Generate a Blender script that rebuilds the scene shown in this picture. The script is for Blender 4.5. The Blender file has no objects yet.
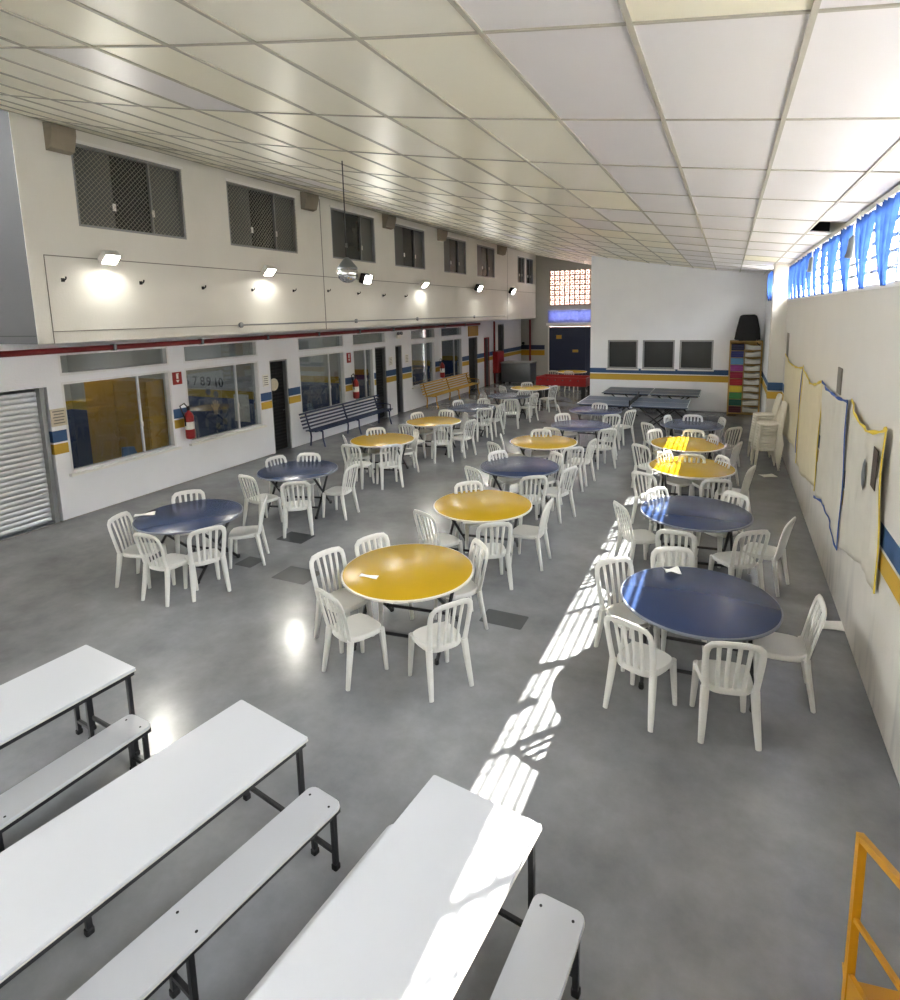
import bpy, math, random
from mathutils import Vector, Matrix
random.seed(7)
S = bpy.context.scene
COL = S.collection
PI = math.pi

# ------------------------------------------------------------------ camera
CAM_F, CAM_CX, CAM_CY = 582.785, 459.0, 401.78          # focal length and optical centre for a 900x1000 frame
YAW, PITCH, ROLL, EYE = 0.433067, -0.149856, -0.0213315, 3.45
def cam_axes():
    cy, sy = math.cos(YAW), math.sin(YAW)
    A = Matrix(((cy, sy, 0), (-sy, cy, 0), (0, 0, 1)))
    P = Matrix(((1, 0, 0), (0, math.cos(PITCH), math.sin(PITCH)), (0, -math.sin(PITCH), math.cos(PITCH))))
    Q = Matrix(((math.cos(ROLL), 0, math.sin(ROLL)), (0, 1, 0), (-math.sin(ROLL), 0, math.cos(ROLL))))
    return Q @ P @ A                                       # world -> (right, forward, up)
AX = cam_axes()
cd = bpy.data.cameras.new('camera'); cam = bpy.data.objects.new('camera', cd); COL.objects.link(cam)
cd.sensor_fit = 'HORIZONTAL'; cd.sensor_width = 36.0; cd.lens = 36.0 * CAM_F / 900.0
cd.shift_x = (450 - CAM_CX) / 900.0; cd.shift_y = (CAM_CY - 500) / 900.0
cd.clip_start = 0.05; cd.clip_end = 300
r, f, u = AX[0], AX[1], AX[2]
cam.matrix_world = Matrix(((r[0], u[0], -f[0], 0), (r[1], u[1], -f[1], 0), (r[2], u[2], -f[2], EYE), (0, 0, 0, 1)))
S.camera = cam

# ------------------------------------------------------------------ light and exposure
S.view_settings.view_transform = 'Standard'; S.view_settings.look = 'None'
S.view_settings.gamma = 1.0; S.view_settings.use_curve_mapping = False
S.view_settings.exposure = 2.62
WORLD_STRENGTH, SUN_STRENGTH, LAMP_WATTS = 8.2, 19.0, 4.5
wd = bpy.data.worlds.new('daylight'); S.world = wd; wd.use_nodes = True
wn = wd.node_tree.nodes; wn['Background'].inputs['Color'].default_value = (0.93, 0.96, 1.0, 1)
wn['Background'].inputs['Strength'].default_value = WORLD_STRENGTH
sd = bpy.data.lights.new('sun', 'SUN'); sun = bpy.data.objects.new('sun', sd); COL.objects.link(sun)
sd.energy = SUN_STRENGTH; sd.angle = math.radians(0.4); sd.color = (1.0, 0.95, 0.85)
SUN_DIR = Vector((-0.67, -0.84, -1.0))
sun.rotation_euler = SUN_DIR.to_track_quat('-Z', 'Y').to_euler()
def portal(loc, rot, sx, sy):
    d = bpy.data.lights.new('window_portal', 'AREA'); d.shape = 'RECTANGLE'; d.size = sx; d.size_y = sy
    d.cycles.is_portal = True
    o = bpy.data.objects.new('window_portal', d); COL.objects.link(o); o.location = loc; o.rotation_euler = rot
portal((1.6, 6.0, 4.0), (0, PI / 2, 0), 1.0, 25.0)

# ------------------------------------------------------------------ pixel helpers (900x1000 frame) giving points of the real place
EYEV = Vector((0, 0, EYE))
def ray(px, py):
    return AX.transposed() @ Vector(((px - CAM_CX) / CAM_F, 1.0, -(py - CAM_CY) / CAM_F))
def FL(px, py, z=0.0):
    d = ray(px, py); return EYEV + d * ((z - EYE) / d.z)
def OX(px, py, X):
    d = ray(px, py); return EYEV + d * (X / d.x)
def OY(px, py, Y):
    d = ray(px, py); return EYEV + d * (Y / d.y)

# ------------------------------------------------------------------ materials
def lin(c):
    return tuple(((v / 255.0) / 12.92 if v / 255.0 <= 0.04045 else (((v / 255.0) + 0.055) / 1.055) ** 2.4) for v in c)
def base(name):
    m = bpy.data.materials.new(name); m.use_nodes = True
    nt = m.node_tree; return m, nt, nt.nodes, nt.links, nt.nodes['Principled BSDF']
def mat(name, rgb, rough=0.5, metal=0.0, var=0.0, scale=6.0, bump=0.0, bscale=40.0, spec=0.5):
    m, nt, N, L, b = base(name); c = lin(rgb)
    b.inputs['Roughness'].default_value = rough; b.inputs['Metallic'].default_value = metal
    b.inputs['Specular IOR Level'].default_value = spec
    tc = N.new('ShaderNodeTexCoord')
    no = N.new('ShaderNodeTexNoise'); no.inputs['Scale'].default_value = scale; no.inputs['Detail'].default_value = 5
    L.new(tc.outputs['Object'], no.inputs['Vector'])
    mx = N.new('ShaderNodeMix'); mx.data_type = 'RGBA'
    mx.inputs[6].default_value = tuple(v * (1 - var) for v in c) + (1,)
    mx.inputs[7].default_value = tuple(min(1, v * (1 + var)) for v in c) + (1,)
    L.new(no.outputs['Fac'], mx.inputs[0]); L.new(mx.outputs[2], b.inputs['Base Color'])
    if bump:
        n2 = N.new('ShaderNodeTexNoise'); n2.inputs['Scale'].default_value = bscale; n2.inputs['Detail'].default_value = 3
        L.new(tc.outputs['Object'], n2.inputs['Vector'])
        bp = N.new('ShaderNodeBump'); bp.inputs['Strength'].default_value = bump; bp.inputs['Distance'].default_value = 0.01
        L.new(n2.outputs['Fac'], bp.inputs['Height']); L.new(bp.outputs['Normal'], b.inputs['Normal'])
    return m
def math_node(N, L, op, a, b=None):
    n = N.new('ShaderNodeMath'); n.operation = op
    for i, v in enumerate((a, b)):
        if v is None: continue
        if isinstance(v, (int, float)): n.inputs[i].default_value = v
        else: L.new(v, n.inputs[i])
    return n.outputs[0]
def mixc(N, L, fac, a, b):
    n = N.new('ShaderNodeMix'); n.data_type = 'RGBA'
    if isinstance(fac, (int, float)): n.inputs[0].default_value = fac
    else: L.new(fac, n.inputs[0])
    for i, v in ((6, a), (7, b)):
        if isinstance(v, tuple): n.inputs[i].default_value = v + (1,) if len(v) == 3 else v
        else: L.new(v, n.inputs[i])
    return n.outputs[2]
def striped_wall(name, rgb, bands, rough=0.6, dirt=0.0):
    """painted wall: bands = ((z0, z1, rgb), ...) painted round it at fixed heights"""
    m, nt, N, L, b = base(name); b.inputs['Roughness'].default_value = rough
    g = N.new('ShaderNodeNewGeometry'); sp = N.new('ShaderNodeSeparateXYZ'); L.new(g.outputs['Position'], sp.inputs[0])
    no = N.new('ShaderNodeTexNoise'); no.inputs['Scale'].default_value = 1.3; no.inputs['Detail'].default_value = 6
    L.new(g.outputs['Position'], no.inputs['Vector'])
    c = lin(rgb); col = mixc(N, L, no.outputs['Fac'], tuple(v * 0.93 for v in c), tuple(min(1, v * 1.05) for v in c))
    if dirt:
        n3 = N.new('ShaderNodeTexNoise'); n3.inputs['Scale'].default_value = 2.2; n3.inputs['Detail'].default_value = 8
        mp = N.new('ShaderNodeMapping'); mp.inputs['Scale'].default_value = (1, 2.5, 0.5)
        L.new(g.outputs['Position'], mp.inputs['Vector']); L.new(mp.outputs[0], n3.inputs['Vector'])
        lo = math_node(N, L, 'LESS_THAN', sp.outputs['Z'], 1.2)
        rr = N.new('ShaderNodeMapRange'); rr.inputs[1].default_value = 0.5; rr.inputs[2].default_value = 0.75
        L.new(n3.outputs['Fac'], rr.inputs[0])
        fz = N.new('ShaderNodeMapRange'); fz.inputs[1].default_value = 1.2; fz.inputs[2].default_value = 0.2
        L.new(sp.outputs['Z'], fz.inputs[0])
        col = mixc(N, L, math_node(N, L, 'MULTIPLY', math_node(N, L, 'MULTIPLY', rr.outputs[0], fz.outputs[0]), dirt), col, lin((150, 150, 150)))
    for z0, z1, rb in bands:
        a = math_node(N, L, 'GREATER_THAN', sp.outputs['Z'], z0); bb = math_node(N, L, 'LESS_THAN', sp.outputs['Z'], z1)
        col = mixc(N, L, math_node(N, L, 'MULTIPLY', a, bb), col, lin(rb))
    L.new(col, b.inputs['Base Color'])
    n2 = N.new('ShaderNodeTexNoise'); n2.inputs['Scale'].default_value = 35; n2.inputs['Detail'].default_value = 4
    L.new(g.outputs['Position'], n2.inputs['Vector'])
    bp = N.new('ShaderNodeBump'); bp.inputs['Strength'].default_value = 0.25; bp.inputs['Distance'].default_value = 0.008
    L.new(n2.outputs['Fac'], bp.inputs['Height']); L.new(bp.outputs['Normal'], b.inputs['Normal'])
    return m
def floor_mat():
    m, nt, N, L, b = base('grey epoxy floor')
    g = N.new('ShaderNodeNewGeometry')
    n1 = N.new('ShaderNodeTexNoise'); n1.inputs['Scale'].default_value = 0.7; n1.inputs['Detail'].default_value = 8; n1.inputs['Roughness'].default_value = 0.65
    n2 = N.new('ShaderNodeTexNoise'); n2.inputs['Scale'].default_value = 9; n2.inputs['Detail'].default_value = 6
    L.new(g.outputs['Position'], n1.inputs['Vector']); L.new(g.outputs['Position'], n2.inputs['Vector'])
    mr = N.new('ShaderNodeMapRange'); mr.inputs[1].default_value = 0.33; mr.inputs[2].default_value = 0.68; L.new(n1.outputs['Fac'], mr.inputs[0])
    c = mixc(N, L, mr.outputs[0], lin((104, 107, 110)), lin((150, 151, 154)))
    c = mixc(N, L, math_node(N, L, 'MULTIPLY', n2.outputs['Fac'], 0.35), c, lin((116, 116, 116)))
    L.new(c, b.inputs['Base Color'])
    b.inputs['Roughness'].default_value = 0.2
    n3 = N.new('ShaderNodeTexNoise'); n3.inputs['Scale'].default_value = 3.0; n3.inputs['Detail'].default_value = 4
    L.new(g.outputs['Position'], n3.inputs['Vector'])
    bp = N.new('ShaderNodeBump'); bp.inputs['Strength'].default_value = 0.25; bp.inputs['Distance'].default_value = 0.02
    L.new(n3.outputs['Fac'], bp.inputs['Height']); L.new(bp.outputs['Normal'], b.inputs['Normal'])
    b.inputs['Specular IOR Level'].default_value = 0.55
    return m
TX, TY, TX0, TY0 = 0.70, 1.45, 0.25, 2.83       # ceiling tile size and one grid crossing
def ceiling_mat():
    m, nt, N, L, b = base('ceiling tiles'); b.inputs['Roughness'].default_value = 0.38
    g = N.new('ShaderNodeNewGeometry'); sp = N.new('ShaderNodeSeparateXYZ'); L.new(g.outputs['Position'], sp.inputs[0])
    ix = math_node(N, L, 'FLOOR', math_node(N, L, 'DIVIDE', math_node(N, L, 'SUBTRACT', sp.outputs['X'], TX0), TX))
    iy = math_node(N, L, 'FLOOR', math_node(N, L, 'DIVIDE', math_node(N, L, 'SUBTRACT', sp.outputs['Y'], TY0), TY))
    cb = N.new('ShaderNodeCombineXYZ'); L.new(ix, cb.inputs[0]); L.new(iy, cb.inputs[1])
    wn_ = N.new('ShaderNodeTexWhiteNoise'); wn_.noise_dimensions = '3D'; L.new(cb.outputs[0], wn_.inputs['Vector'])
    isleft = math_node(N, L, 'LESS_THAN', ix, -2.5)
    # probability that a tile is a cream one: high in the older columns, low beside the windows
    thr = math_node(N, L, 'ADD', math_node(N, L, 'MULTIPLY', isleft, 0.86), 0.06)
    cream = math_node(N, L, 'LESS_THAN', wn_.outputs['Value'], thr)
    sc = N.new('ShaderNodeSeparateColor'); L.new(wn_.outputs['Color'], sc.inputs[0])
    lav = mixc(N, L, sc.outputs[1], lin((226, 221, 222)), lin((234, 230, 229)))
    crm = mixc(N, L, sc.outputs[1], lin((244, 237, 212)), lin((243, 239, 225)))
    col = mixc(N, L, cream, lav, crm)
    L.new(col, b.inputs['Base Color'])
    w = N.new('ShaderNodeTexNoise'); w.inputs['Scale'].default_value = 2.0
    L.new(g.outputs['Position'], w.inputs['Vector'])
    bp = N.new('ShaderNodeBump'); bp.inputs['Strength'].default_value = 0.12; bp.inputs['Distance'].default_value = 0.02
    L.new(w.outputs['Fac'], bp.inputs['Height']); L.new(bp.outputs['Normal'], b.inputs['Normal'])
    return m
def glass_mat(name, tint=(0.9, 0.95, 0.95), refl=0.10, top=0.75):
    m, nt, N, L, b = base(name); N.remove(b); out = N['Material Output']
    t = N.new('ShaderNodeBsdfTransparent'); t.inputs[0].default_value = tint + (1,)
    gl = N.new('ShaderNodeBsdfGlossy'); gl.inputs['Roughness'].default_value = 0.03
    lw = N.new('ShaderNodeLayerWeight'); lw.inputs[0].default_value = 0.35
    mr = N.new('ShaderNodeMapRange'); mr.inputs[3].default_value = refl * 0.6; mr.inputs[4].default_value = top
    L.new(lw.outputs['Fresnel'], mr.inputs[0])
    mx = N.new('ShaderNodeMixShader'); L.new(mr.outputs[0], mx.inputs[0]); L.new(t.outputs[0], mx.inputs[1]); L.new(gl.outputs[0], mx.inputs[2])
    L.new(mx.outputs[0], out.inputs[0]); return m
def cloth_mat(name, rgb, trans=0.4, var=0.06, scale=8):
    m, nt, N, L, b = base(name); N.remove(b); out = N['Material Output']; c = lin(rgb)
    tc = N.new('ShaderNodeTexCoord'); no = N.new('ShaderNodeTexNoise'); no.inputs['Scale'].default_value = scale
    L.new(tc.outputs['Object'], no.inputs['Vector'])
    col = mixc(N, L, no.outputs['Fac'], tuple(v * (1 - var) for v in c), tuple(min(1, v * (1 + var)) for v in c))
    d = N.new('ShaderNodeBsdfDiffuse'); t = N.new('ShaderNodeBsdfTranslucent'); mx = N.new('ShaderNodeMixShader'); mx.inputs[0].default_value = trans
    L.new(col, d.inputs[0]); L.new(col, t.inputs[0]); L.new(d.outputs[0], mx.inputs[1]); L.new(t.outputs[0], mx.inputs[2])
    L.new(mx.outputs[0], out.inputs[0]); return m
def emit_mat(name, rgb, strength):
    m, nt, N, L, b = base(name)
    b.inputs['Base Color'].default_value = lin(rgb) + (1,); b.inputs['Emission Color'].default_value = lin(rgb) + (1,)
    b.inputs['Emission Strength'].default_value = strength; return m
BLUE_P, YEL_P = (42, 78, 122), (196, 158, 52)
BANDS = ((1.40, 1.60, BLUE_P), (1.19, 1.37, YEL_P))
M = dict(
    floor=floor_mat(), ceil=ceiling_mat(),
    wall_low=striped_wall('white wall with blue and yellow bands', (232, 233, 238), BANDS),
    wall_right=striped_wall('white plaster with bands', (212, 208, 200), BANDS, dirt=0.6),
    wall_far=striped_wall('far white wall with bands', (245, 246, 250), ((1.24, 1.41, BLUE_P), (1.0, 1.21, YEL_P))),
    wall_up=striped_wall('off white plaster', (224, 221, 214), ()),
    wall_end=mat('shade darkened plaster', (66, 66, 69), 0.7, 0, 0.05, 2, 0.2),  # shade on the end face put into the colour as a darker grey
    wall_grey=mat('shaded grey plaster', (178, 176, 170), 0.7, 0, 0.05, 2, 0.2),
    room=striped_wall('classroom wall', (200, 200, 198), ((0, 1.42, (38, 66, 120)), (1.42, 1.62, (190, 160, 50)))),
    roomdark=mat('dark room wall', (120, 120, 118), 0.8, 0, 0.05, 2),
    white_pl=mat('white moulded plastic', (208, 207, 202), 0.38, 0, 0.02, 5),
    stack_pl=mat('cream white moulded plastic', (214, 208, 192), 0.4, 0, 0.03, 5),
    blue_top=mat('blue tabletop laminate', (37, 53, 88), 0.27, 0, 0.05, 5, 0.03, 60),
    purple_top=mat('faded blue tabletop laminate', (60, 68, 104), 0.25, 0, 0.05, 5, 0.03, 60),
    yel_top=mat('yellow tabletop laminate', (178, 142, 16), 0.27, 0, 0.04, 5, 0.03, 60),
    edge_w=mat('pale table edging', (216, 208, 190), 0.5, 0, 0.06, 20),
    edge_d=mat('dark table edging', (112, 116, 128), 0.5, 0, 0.25, 14),
    black_m=mat('black steel tube', (34, 34, 36), 0.42, 0.3, 0.1, 10),
    rubber=mat('black rubber', (20, 20, 20), 0.7),
    lam_w=mat('white laminate', (188, 190, 195), 0.3, 0, 0.02, 3),
    lam_edge=mat('worn white laminate edge', (190, 186, 178), 0.5, 0, 0.2, 30),
    alu=mat('white aluminium frame', (222, 222, 224), 0.4, 0.1, 0.02, 5),
    alu_g=mat('grey aluminium', (150, 152, 154), 0.35, 0.6, 0.05, 5),
    shutter=mat('galvanised shutter', (196, 198, 202), 0.32, 0.55, 0.05, 5),
    glass=glass_mat('window glass', (0.84, 0.87, 0.87), 0.06, 0.4), glass_l=glass_mat('louvre glass', (0.98, 0.99, 0.99), 0.04, 0.3),
    dark_glass=mat('dark window pane', (44, 46, 46), 0.22, 0, 0.1, 3),
    pane_grey=mat('grey frosted pane', (84, 86, 84), 0.4, 0, 0.05, 3),
    red=mat('red enamel', (150, 24, 26), 0.35, 0, 0.08, 5), red_pipe=mat('dark red pipe paint', (122, 24, 26), 0.4, 0, 0.12, 3),
    yellow_m=mat('yellow painted steel', (190, 134, 14), 0.42, 0, 0.06, 8),
    yellow_slat=mat('yellow painted wood', (206, 166, 62), 0.5, 0, 0.06, 8),
    navy=mat('navy painted steel', (32, 44, 80), 0.4, 0, 0.08, 6), navy_door=mat('dark navy gate sheet', (24, 34, 66), 0.5, 0, 0.1, 3),
    white_slat=mat('white painted slat', (225, 228, 234), 0.4),
    cabinet_y=mat('mustard cabinet', (190, 140, 20), 0.4, 0, 0.06, 3),
    blue_pl=mat('pale blue plastic', (110, 140, 180), 0.4), dark=mat('near black', (16, 16, 17), 0.6), black_f=mat('black fabric', (26, 26, 28), 0.85, 0, 0.2, 8, 0.4, 14),
    concrete=mat('raw concrete', (142, 132, 116), 0.85, 0, 0.15, 6, 0.4), groove=mat('grey joint line', (128, 124, 118), 0.7),
    grid=mat('ceiling grid bar', (176, 170, 156), 0.5, 0.1, 0.1, 4), trim=mat('white trim', (232, 230, 226), 0.45),
    curtain=cloth_mat('blue crepe curtain', (44, 68, 122), 0.03, 0.3, 14),
    sheet=cloth_mat('cream hanging sheet', (228, 220, 194), 0.25, 0.06, 4), sheet2=cloth_mat('pale hanging sheet', (222, 218, 206), 0.25, 0.08, 3),
    rib_y=mat('yellow ribbon', (224, 196, 64), 0.6, 0, 0.15, 20), rib_b=mat('blue ribbon', (52, 88, 162), 0.6, 0, 0.15, 20),
    pp_top=mat('slate blue table tennis top', (70, 84, 106), 0.4, 0, 0.05, 4), line_w=mat('white line', (230, 232, 235), 0.5),
    wood_y=mat('varnished pale wood', (186, 150, 84), 0.5, 0, 0.15, 6), paper=mat('white paper', (236, 234, 228), 0.8, 0, 0.03, 20),
    chrome=mat('chrome', (200, 202, 205), 0.15, 0.95), steel=mat('brushed steel', (120, 124, 128), 0.35, 0.8, 0.1, 4),
    lamp=emit_mat('lit lamp face', (255, 252, 240), 40.0), tarp=cloth_mat('blue tarpaulin', (150, 158, 200), 0.4, 0.25, 10),
    patch=mat('dark floor repair', (80, 82, 83), 0.22, 0, 0.15, 6), patch_l=mat('pale floor scuff', (172, 170, 164), 0.5, 0, 0.15, 6),
    brick=mat('raw brick', (120, 40, 26), 0.9, 0, 0.3, 12), house=mat('white rendered house wall', (225, 222, 215), 0.9, 0, 0.1, 3),
    sky_block=mat('salmon sky block', (150, 112, 104), 0.9, 0, 0.5, 1.2), terracotta=mat('pierced block', (190, 172, 156), 0.85, 0, 0.15, 8), ink=mat('black card', (22, 22, 24), 0.7), skin=mat('pale paper cutout', (200, 180, 168), 0.8),
    print_g=mat('grey printed card', (120, 114, 104), 0.6, 0, 0.6, 45),
    gold=mat('brass door pull', (190, 150, 70), 0.35, 0.7), print_d=mat('dark printed panel', (70, 58, 50), 0.6, 0, 0.8, 40),
    grey_pl=mat('pale grey plaque', (206, 196, 172), 0.6, 0, 0.15, 30),
)

# ------------------------------------------------------------------ mesh building
class MB:
    def __init__(s): s.v = []; s.f = []
    def add(s, vs, fs):
        n = len(s.v); s.v += [tuple(p) for p in vs]; s.f += [tuple(i + n for i in q) for q in fs]; return s
    def box(s, c, d, rz=0.0, rx=0.0, ry=0.0):
        R = Matrix.Rotation(rz, 3, 'Z') @ Matrix.Rotation(ry, 3, 'Y') @ Matrix.Rotation(rx, 3, 'X'); c = Vector(c)
        vs = [c + R @ Vector((x * d[0] / 2, y * d[1] / 2, z * d[2] / 2)) for x in (-1, 1) for y in (-1, 1) for z in (-1, 1)]
        return s.add(vs, [(0, 1, 3, 2), (4, 6, 7, 5), (0, 4, 5, 1), (2, 3, 7, 6), (0, 2, 6, 4), (1, 5, 7, 3)])
    def span(s, a, b):
        a, b = Vector(a), Vector(b); return s.box((a + b) / 2, [abs(b[i] - a[i]) for i in range(3)])
    def rbox(s, c, d, r, n=4):
        """box with rounded vertical corners"""
        x, y, z = d[0] / 2, d[1] / 2, d[2] / 2; o = []
        for cx, cy, a0 in ((x - r, y - r, 0), (-x + r, y - r, PI / 2), (-x + r, -y + r, PI), (x - r, -y + r, 1.5 * PI)):
            for k in range(n + 1):
                a = a0 + PI / 2 * k / n; o.append((cx + r * math.cos(a), cy + r * math.sin(a)))
        e = min(0.006, z * 0.5)
        rings = [(-z, -e), (-z + e, 0), (z - e, 0), (z, -e)]
        m = len(o); vs = []
        for zz, off in rings:
            for (px, py) in o:
                l = math.hypot(px, py) or 1; vs.append((c[0] + px * (1 + off / l), c[1] + py * (1 + off / l), c[2] + zz))
        fs = [tuple(range(m - 1, -1, -1)), tuple(3 * m + i for i in range(m))]
        for k in range(3):
            for i in range(m): fs.append((k * m + i, k * m + (i + 1) % m, (k + 1) * m + (i + 1) % m, (k + 1) * m + i))
        return s.add(vs, fs)
    def sweep(s, path, a, b=None, n=8, ref=(1, 0, 0), cap=True, square=False):
        """tube of elliptic (or square) section a x b along a path; a, b may be lists; a lies along ref"""
        P = [Vector(p) for p in path]; k = len(P); b = a if b is None else b
        A = a if isinstance(a, (list, tuple)) else [a] * k; B = b if isinstance(b, (list, tuple)) else [b] * k
        vs = []; prev = None
        if square: n = 4
        for i in range(k):
            t = (P[min(i + 1, k - 1)] - P[max(i - 1, 0)]).normalized()
            rf = Vector(ref) if prev is None else prev
            x = rf - t * rf.dot(t)
            if x.length < 1e-4: x = Vector((0, 0, 1)) - t * t.z
            if x.length < 1e-4: x = Vector((0, 1, 0)) - t * t.y
            x.normalize(); y = t.cross(x); prev = x
            for j in range(n):
                an = 2 * PI * j / n + (PI / 4 if square else 0); q = math.sqrt(2) if square else 1
                vs.append(P[i] + x * (A[i] * q * math.cos(an)) + y * (B[i] * q * math.sin(an)))
        fs = []
        for i in range(k - 1):
            for j in range(n): fs.append((i * n + j, i * n + (j + 1) % n, (i + 1) * n + (j + 1) % n, (i + 1) * n + j))
        if cap: fs += [tuple(range(n - 1, -1, -1)), tuple((k - 1) * n + j for j in range(n))]
        return s.add(vs, fs)
    def lathe(s, prof, c=(0, 0, 0), n=24, R=None):
        vs = []; k = len(prof); R = R or Matrix.Identity(3); c = Vector(c)
        for rr, z in prof:
            for j in range(n):
                a = 2 * PI * j / n; vs.append(c + R @ Vector((rr * math.cos(a), rr * math.sin(a), z)))
        fs = [tuple(range(n - 1, -1, -1)), tuple((k - 1) * n + j for j in range(n))]
        for i in range(k - 1):
            for j in range(n): fs.append((i * n + j, i * n + (j + 1) % n, (i + 1) * n + (j + 1) % n, (i + 1) * n + j))
        return s.add(vs, fs)
    def grid(s, fn, nu, nv):
        vs = [fn(i / nu, j / nv) for j in range(nv + 1) for i in range(nu + 1)]
        w = nu + 1
        return s.add(vs, [(j * w + i, j * w + i + 1, (j + 1) * w + i + 1, (j + 1) * w + i) for j in range(nv) for i in range(nu)])
    def build(s, name, m, parent=None, smooth=False, thick=0.0, loc=None):
        me = bpy.data.meshes.new(name); me.from_pydata(s.v, [], s.f); me.update()
        if smooth:
            me.polygons.foreach_set('use_smooth', [True] * len(me.polygons))
            try: me.set_sharp_from_angle(angle=math.radians(42))
            except Exception: pass
        me.materials.append(M[m] if isinstance(m, str) else m)
        o = bpy.data.objects.new(name, me); COL.objects.link(o)
        if parent: o.parent = parent
        if loc is not None: o.location = loc
        if thick:
            md = o.modifiers.new('thickness', 'SOLIDIFY'); md.thickness = thick; md.offset = 0
        return o
def tag(o, label, cat, group=None, kind=None):
    o['label'] = label; o['category'] = cat
    if group: o['group'] = group
    if kind: o['kind'] = kind
    return o
def thing(name, label, cat, loc=(0, 0, 0), rz=0.0, group=None):
    o = bpy.data.objects.new(name, None); COL.objects.link(o); o.location = loc; o.rotation_euler = (0, 0, rz); o.empty_display_size = 0.1
    return tag(o, label, cat, group)
def struct(o): o['kind'] = 'structure'; return o
def sempty(name, loc=(0, 0, 0)):
    o = bpy.data.objects.new(name, None); COL.objects.link(o); o.location = loc; o.empty_display_size = 0.1; return struct(o)
KIDS = {}
def copy_tree(o, parent=None):
    c = o.copy(); COL.objects.link(c)
    if parent: c.parent = parent
    for ch in list(o.children): copy_tree(ch, c)
    return c

# ------------------------------------------------------------------ the hall
XR, XL, XB = 1.27, -10.45, -9.6                 # right wall, lower left wall, face of the upper storey
YB, YF, YA = -6.0, 21.2, 31.0                   # back, far white wall, back of the alcove
def ceil_z(x):
    q = XR - x; return 4.45 + 0.13 * q + 0.0053 * q * q
def wall_cells(mb, fixed, axis, ur, zr, holes):
    """wall slab with rectangular holes; axis 'Y' runs along Y between X = fixed[0..1], axis 'X' along X"""
    us = sorted(set([ur[0], ur[1]] + [h[k] for h in holes for k in (0, 1)])); zs = sorted(set([zr[0], zr[1]] + [h[k] for h in holes for k in (2, 3)]))
    us = [q for q in us if ur[0] <= q <= ur[1]]; zs = [q for q in zs if zr[0] <= q <= zr[1]]
    for i in range(len(us) - 1):
        run = None
        for j in range(len(zs) - 1):
            cu, cz = (us[i] + us[i + 1]) / 2, (zs[j] + zs[j + 1]) / 2
            solid = not any(h[0] < cu < h[1] and h[2] < cz < h[3] for h in holes)
            if solid and run is None: run = zs[j]
            if run is not None and (not solid or j == len(zs) - 2):
                top = zs[j + 1] if solid else zs[j]
                if axis == 'Y': mb.span((fixed[0], us[i], run), (fixed[1], us[i + 1], top))
                else: mb.span((us[i], fixed[0], run), (us[i + 1], fixed[1], top))
                run = None
    return mb
struct(MB().span((-18, YB, -0.2), (XR + 0.1, 32.5, 0)).build('floor', 'floor'))
# ceiling: one sheet of tiles with one missing tile beside the window
xs = [XR] + [TX0 + TX - TX * k for k in range(0, 28)]
ys = [TY0 + TY * k for k in range(-6, 21)]
HOLE = OX(826, 221, 1.1); hole_j = int(math.floor((HOLE.y - TY0) / TY)) + 6
cm = MB()
for i in range(len(xs) - 1):
    for j in range(len(ys) - 1):
        y0, y1 = ys[j], ys[j + 1]
        if i == 0 and j == hole_j: y0 = y1 - 0.28
        a, b_ = xs[i + 1], xs[i]
        cm.add([(a, y0, ceil_z(a)), (b_, y0, ceil_z(b_)), (b_, y1, ceil_z(b_)), (a, y1, ceil_z(a)), (a, y0, ceil_z(a) + 0.02), (b_, y0, ceil_z(b_) + 0.02), (b_, y1, ceil_z(b_) + 0.02), (a, y1, ceil_z(a) + 0.02)],
               [(0, 3, 2, 1), (4, 5, 6, 7), (0, 1, 5, 4), (2, 3, 7, 6), (1, 2, 6, 5), (3, 0, 4, 7)])
ceiling = struct(cm.build('ceiling', 'ceil'))
gm = MB()
for x in xs[1:]: gm.box((x, (ys[0] + ys[-1]) / 2, ceil_z(x) - 0.004), (0.026, ys[-1] - ys[0], 0.012))
gm.build('grid_runner', 'grid', ceiling)
gm = MB()
for y in ys:
    for i in range(len(xs) - 1):
        a, b_ = xs[i + 1], xs[i]
        gm.sweep([(a, y, ceil_z(a) - 0.003), (b_, y, ceil_z(b_) - 0.003)], 0.006, 0.008, ref=(0, 0, 1), square=True)
gm.build('grid_cross_bar', 'grid', ceiling)
hy0, hy1 = ys[hole_j], ys[hole_j + 1]
hb = MB(); hb.span((0.93, hy0 - 0.1, 4.9), (1.3, hy1 + 0.1, 4.92)); hb.span((0.90, hy0 - 0.1, 4.52), (0.93, hy1 + 0.1, 4.92)); hb.span((1.28, hy0 - 0.1, 4.5), (1.3, hy1 + 0.1, 4.92))
hb.span((0.9, hy0 - 0.12, 4.5), (1.3, hy0 - 0.1, 4.92)); hb.span((0.9, hy1 + 0.1, 4.5), (1.3, hy1 + 0.12, 4.92))
struct(hb.build('trim_1', 'dark'))  # near-black box added above the missing tile to keep skylight out

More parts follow.
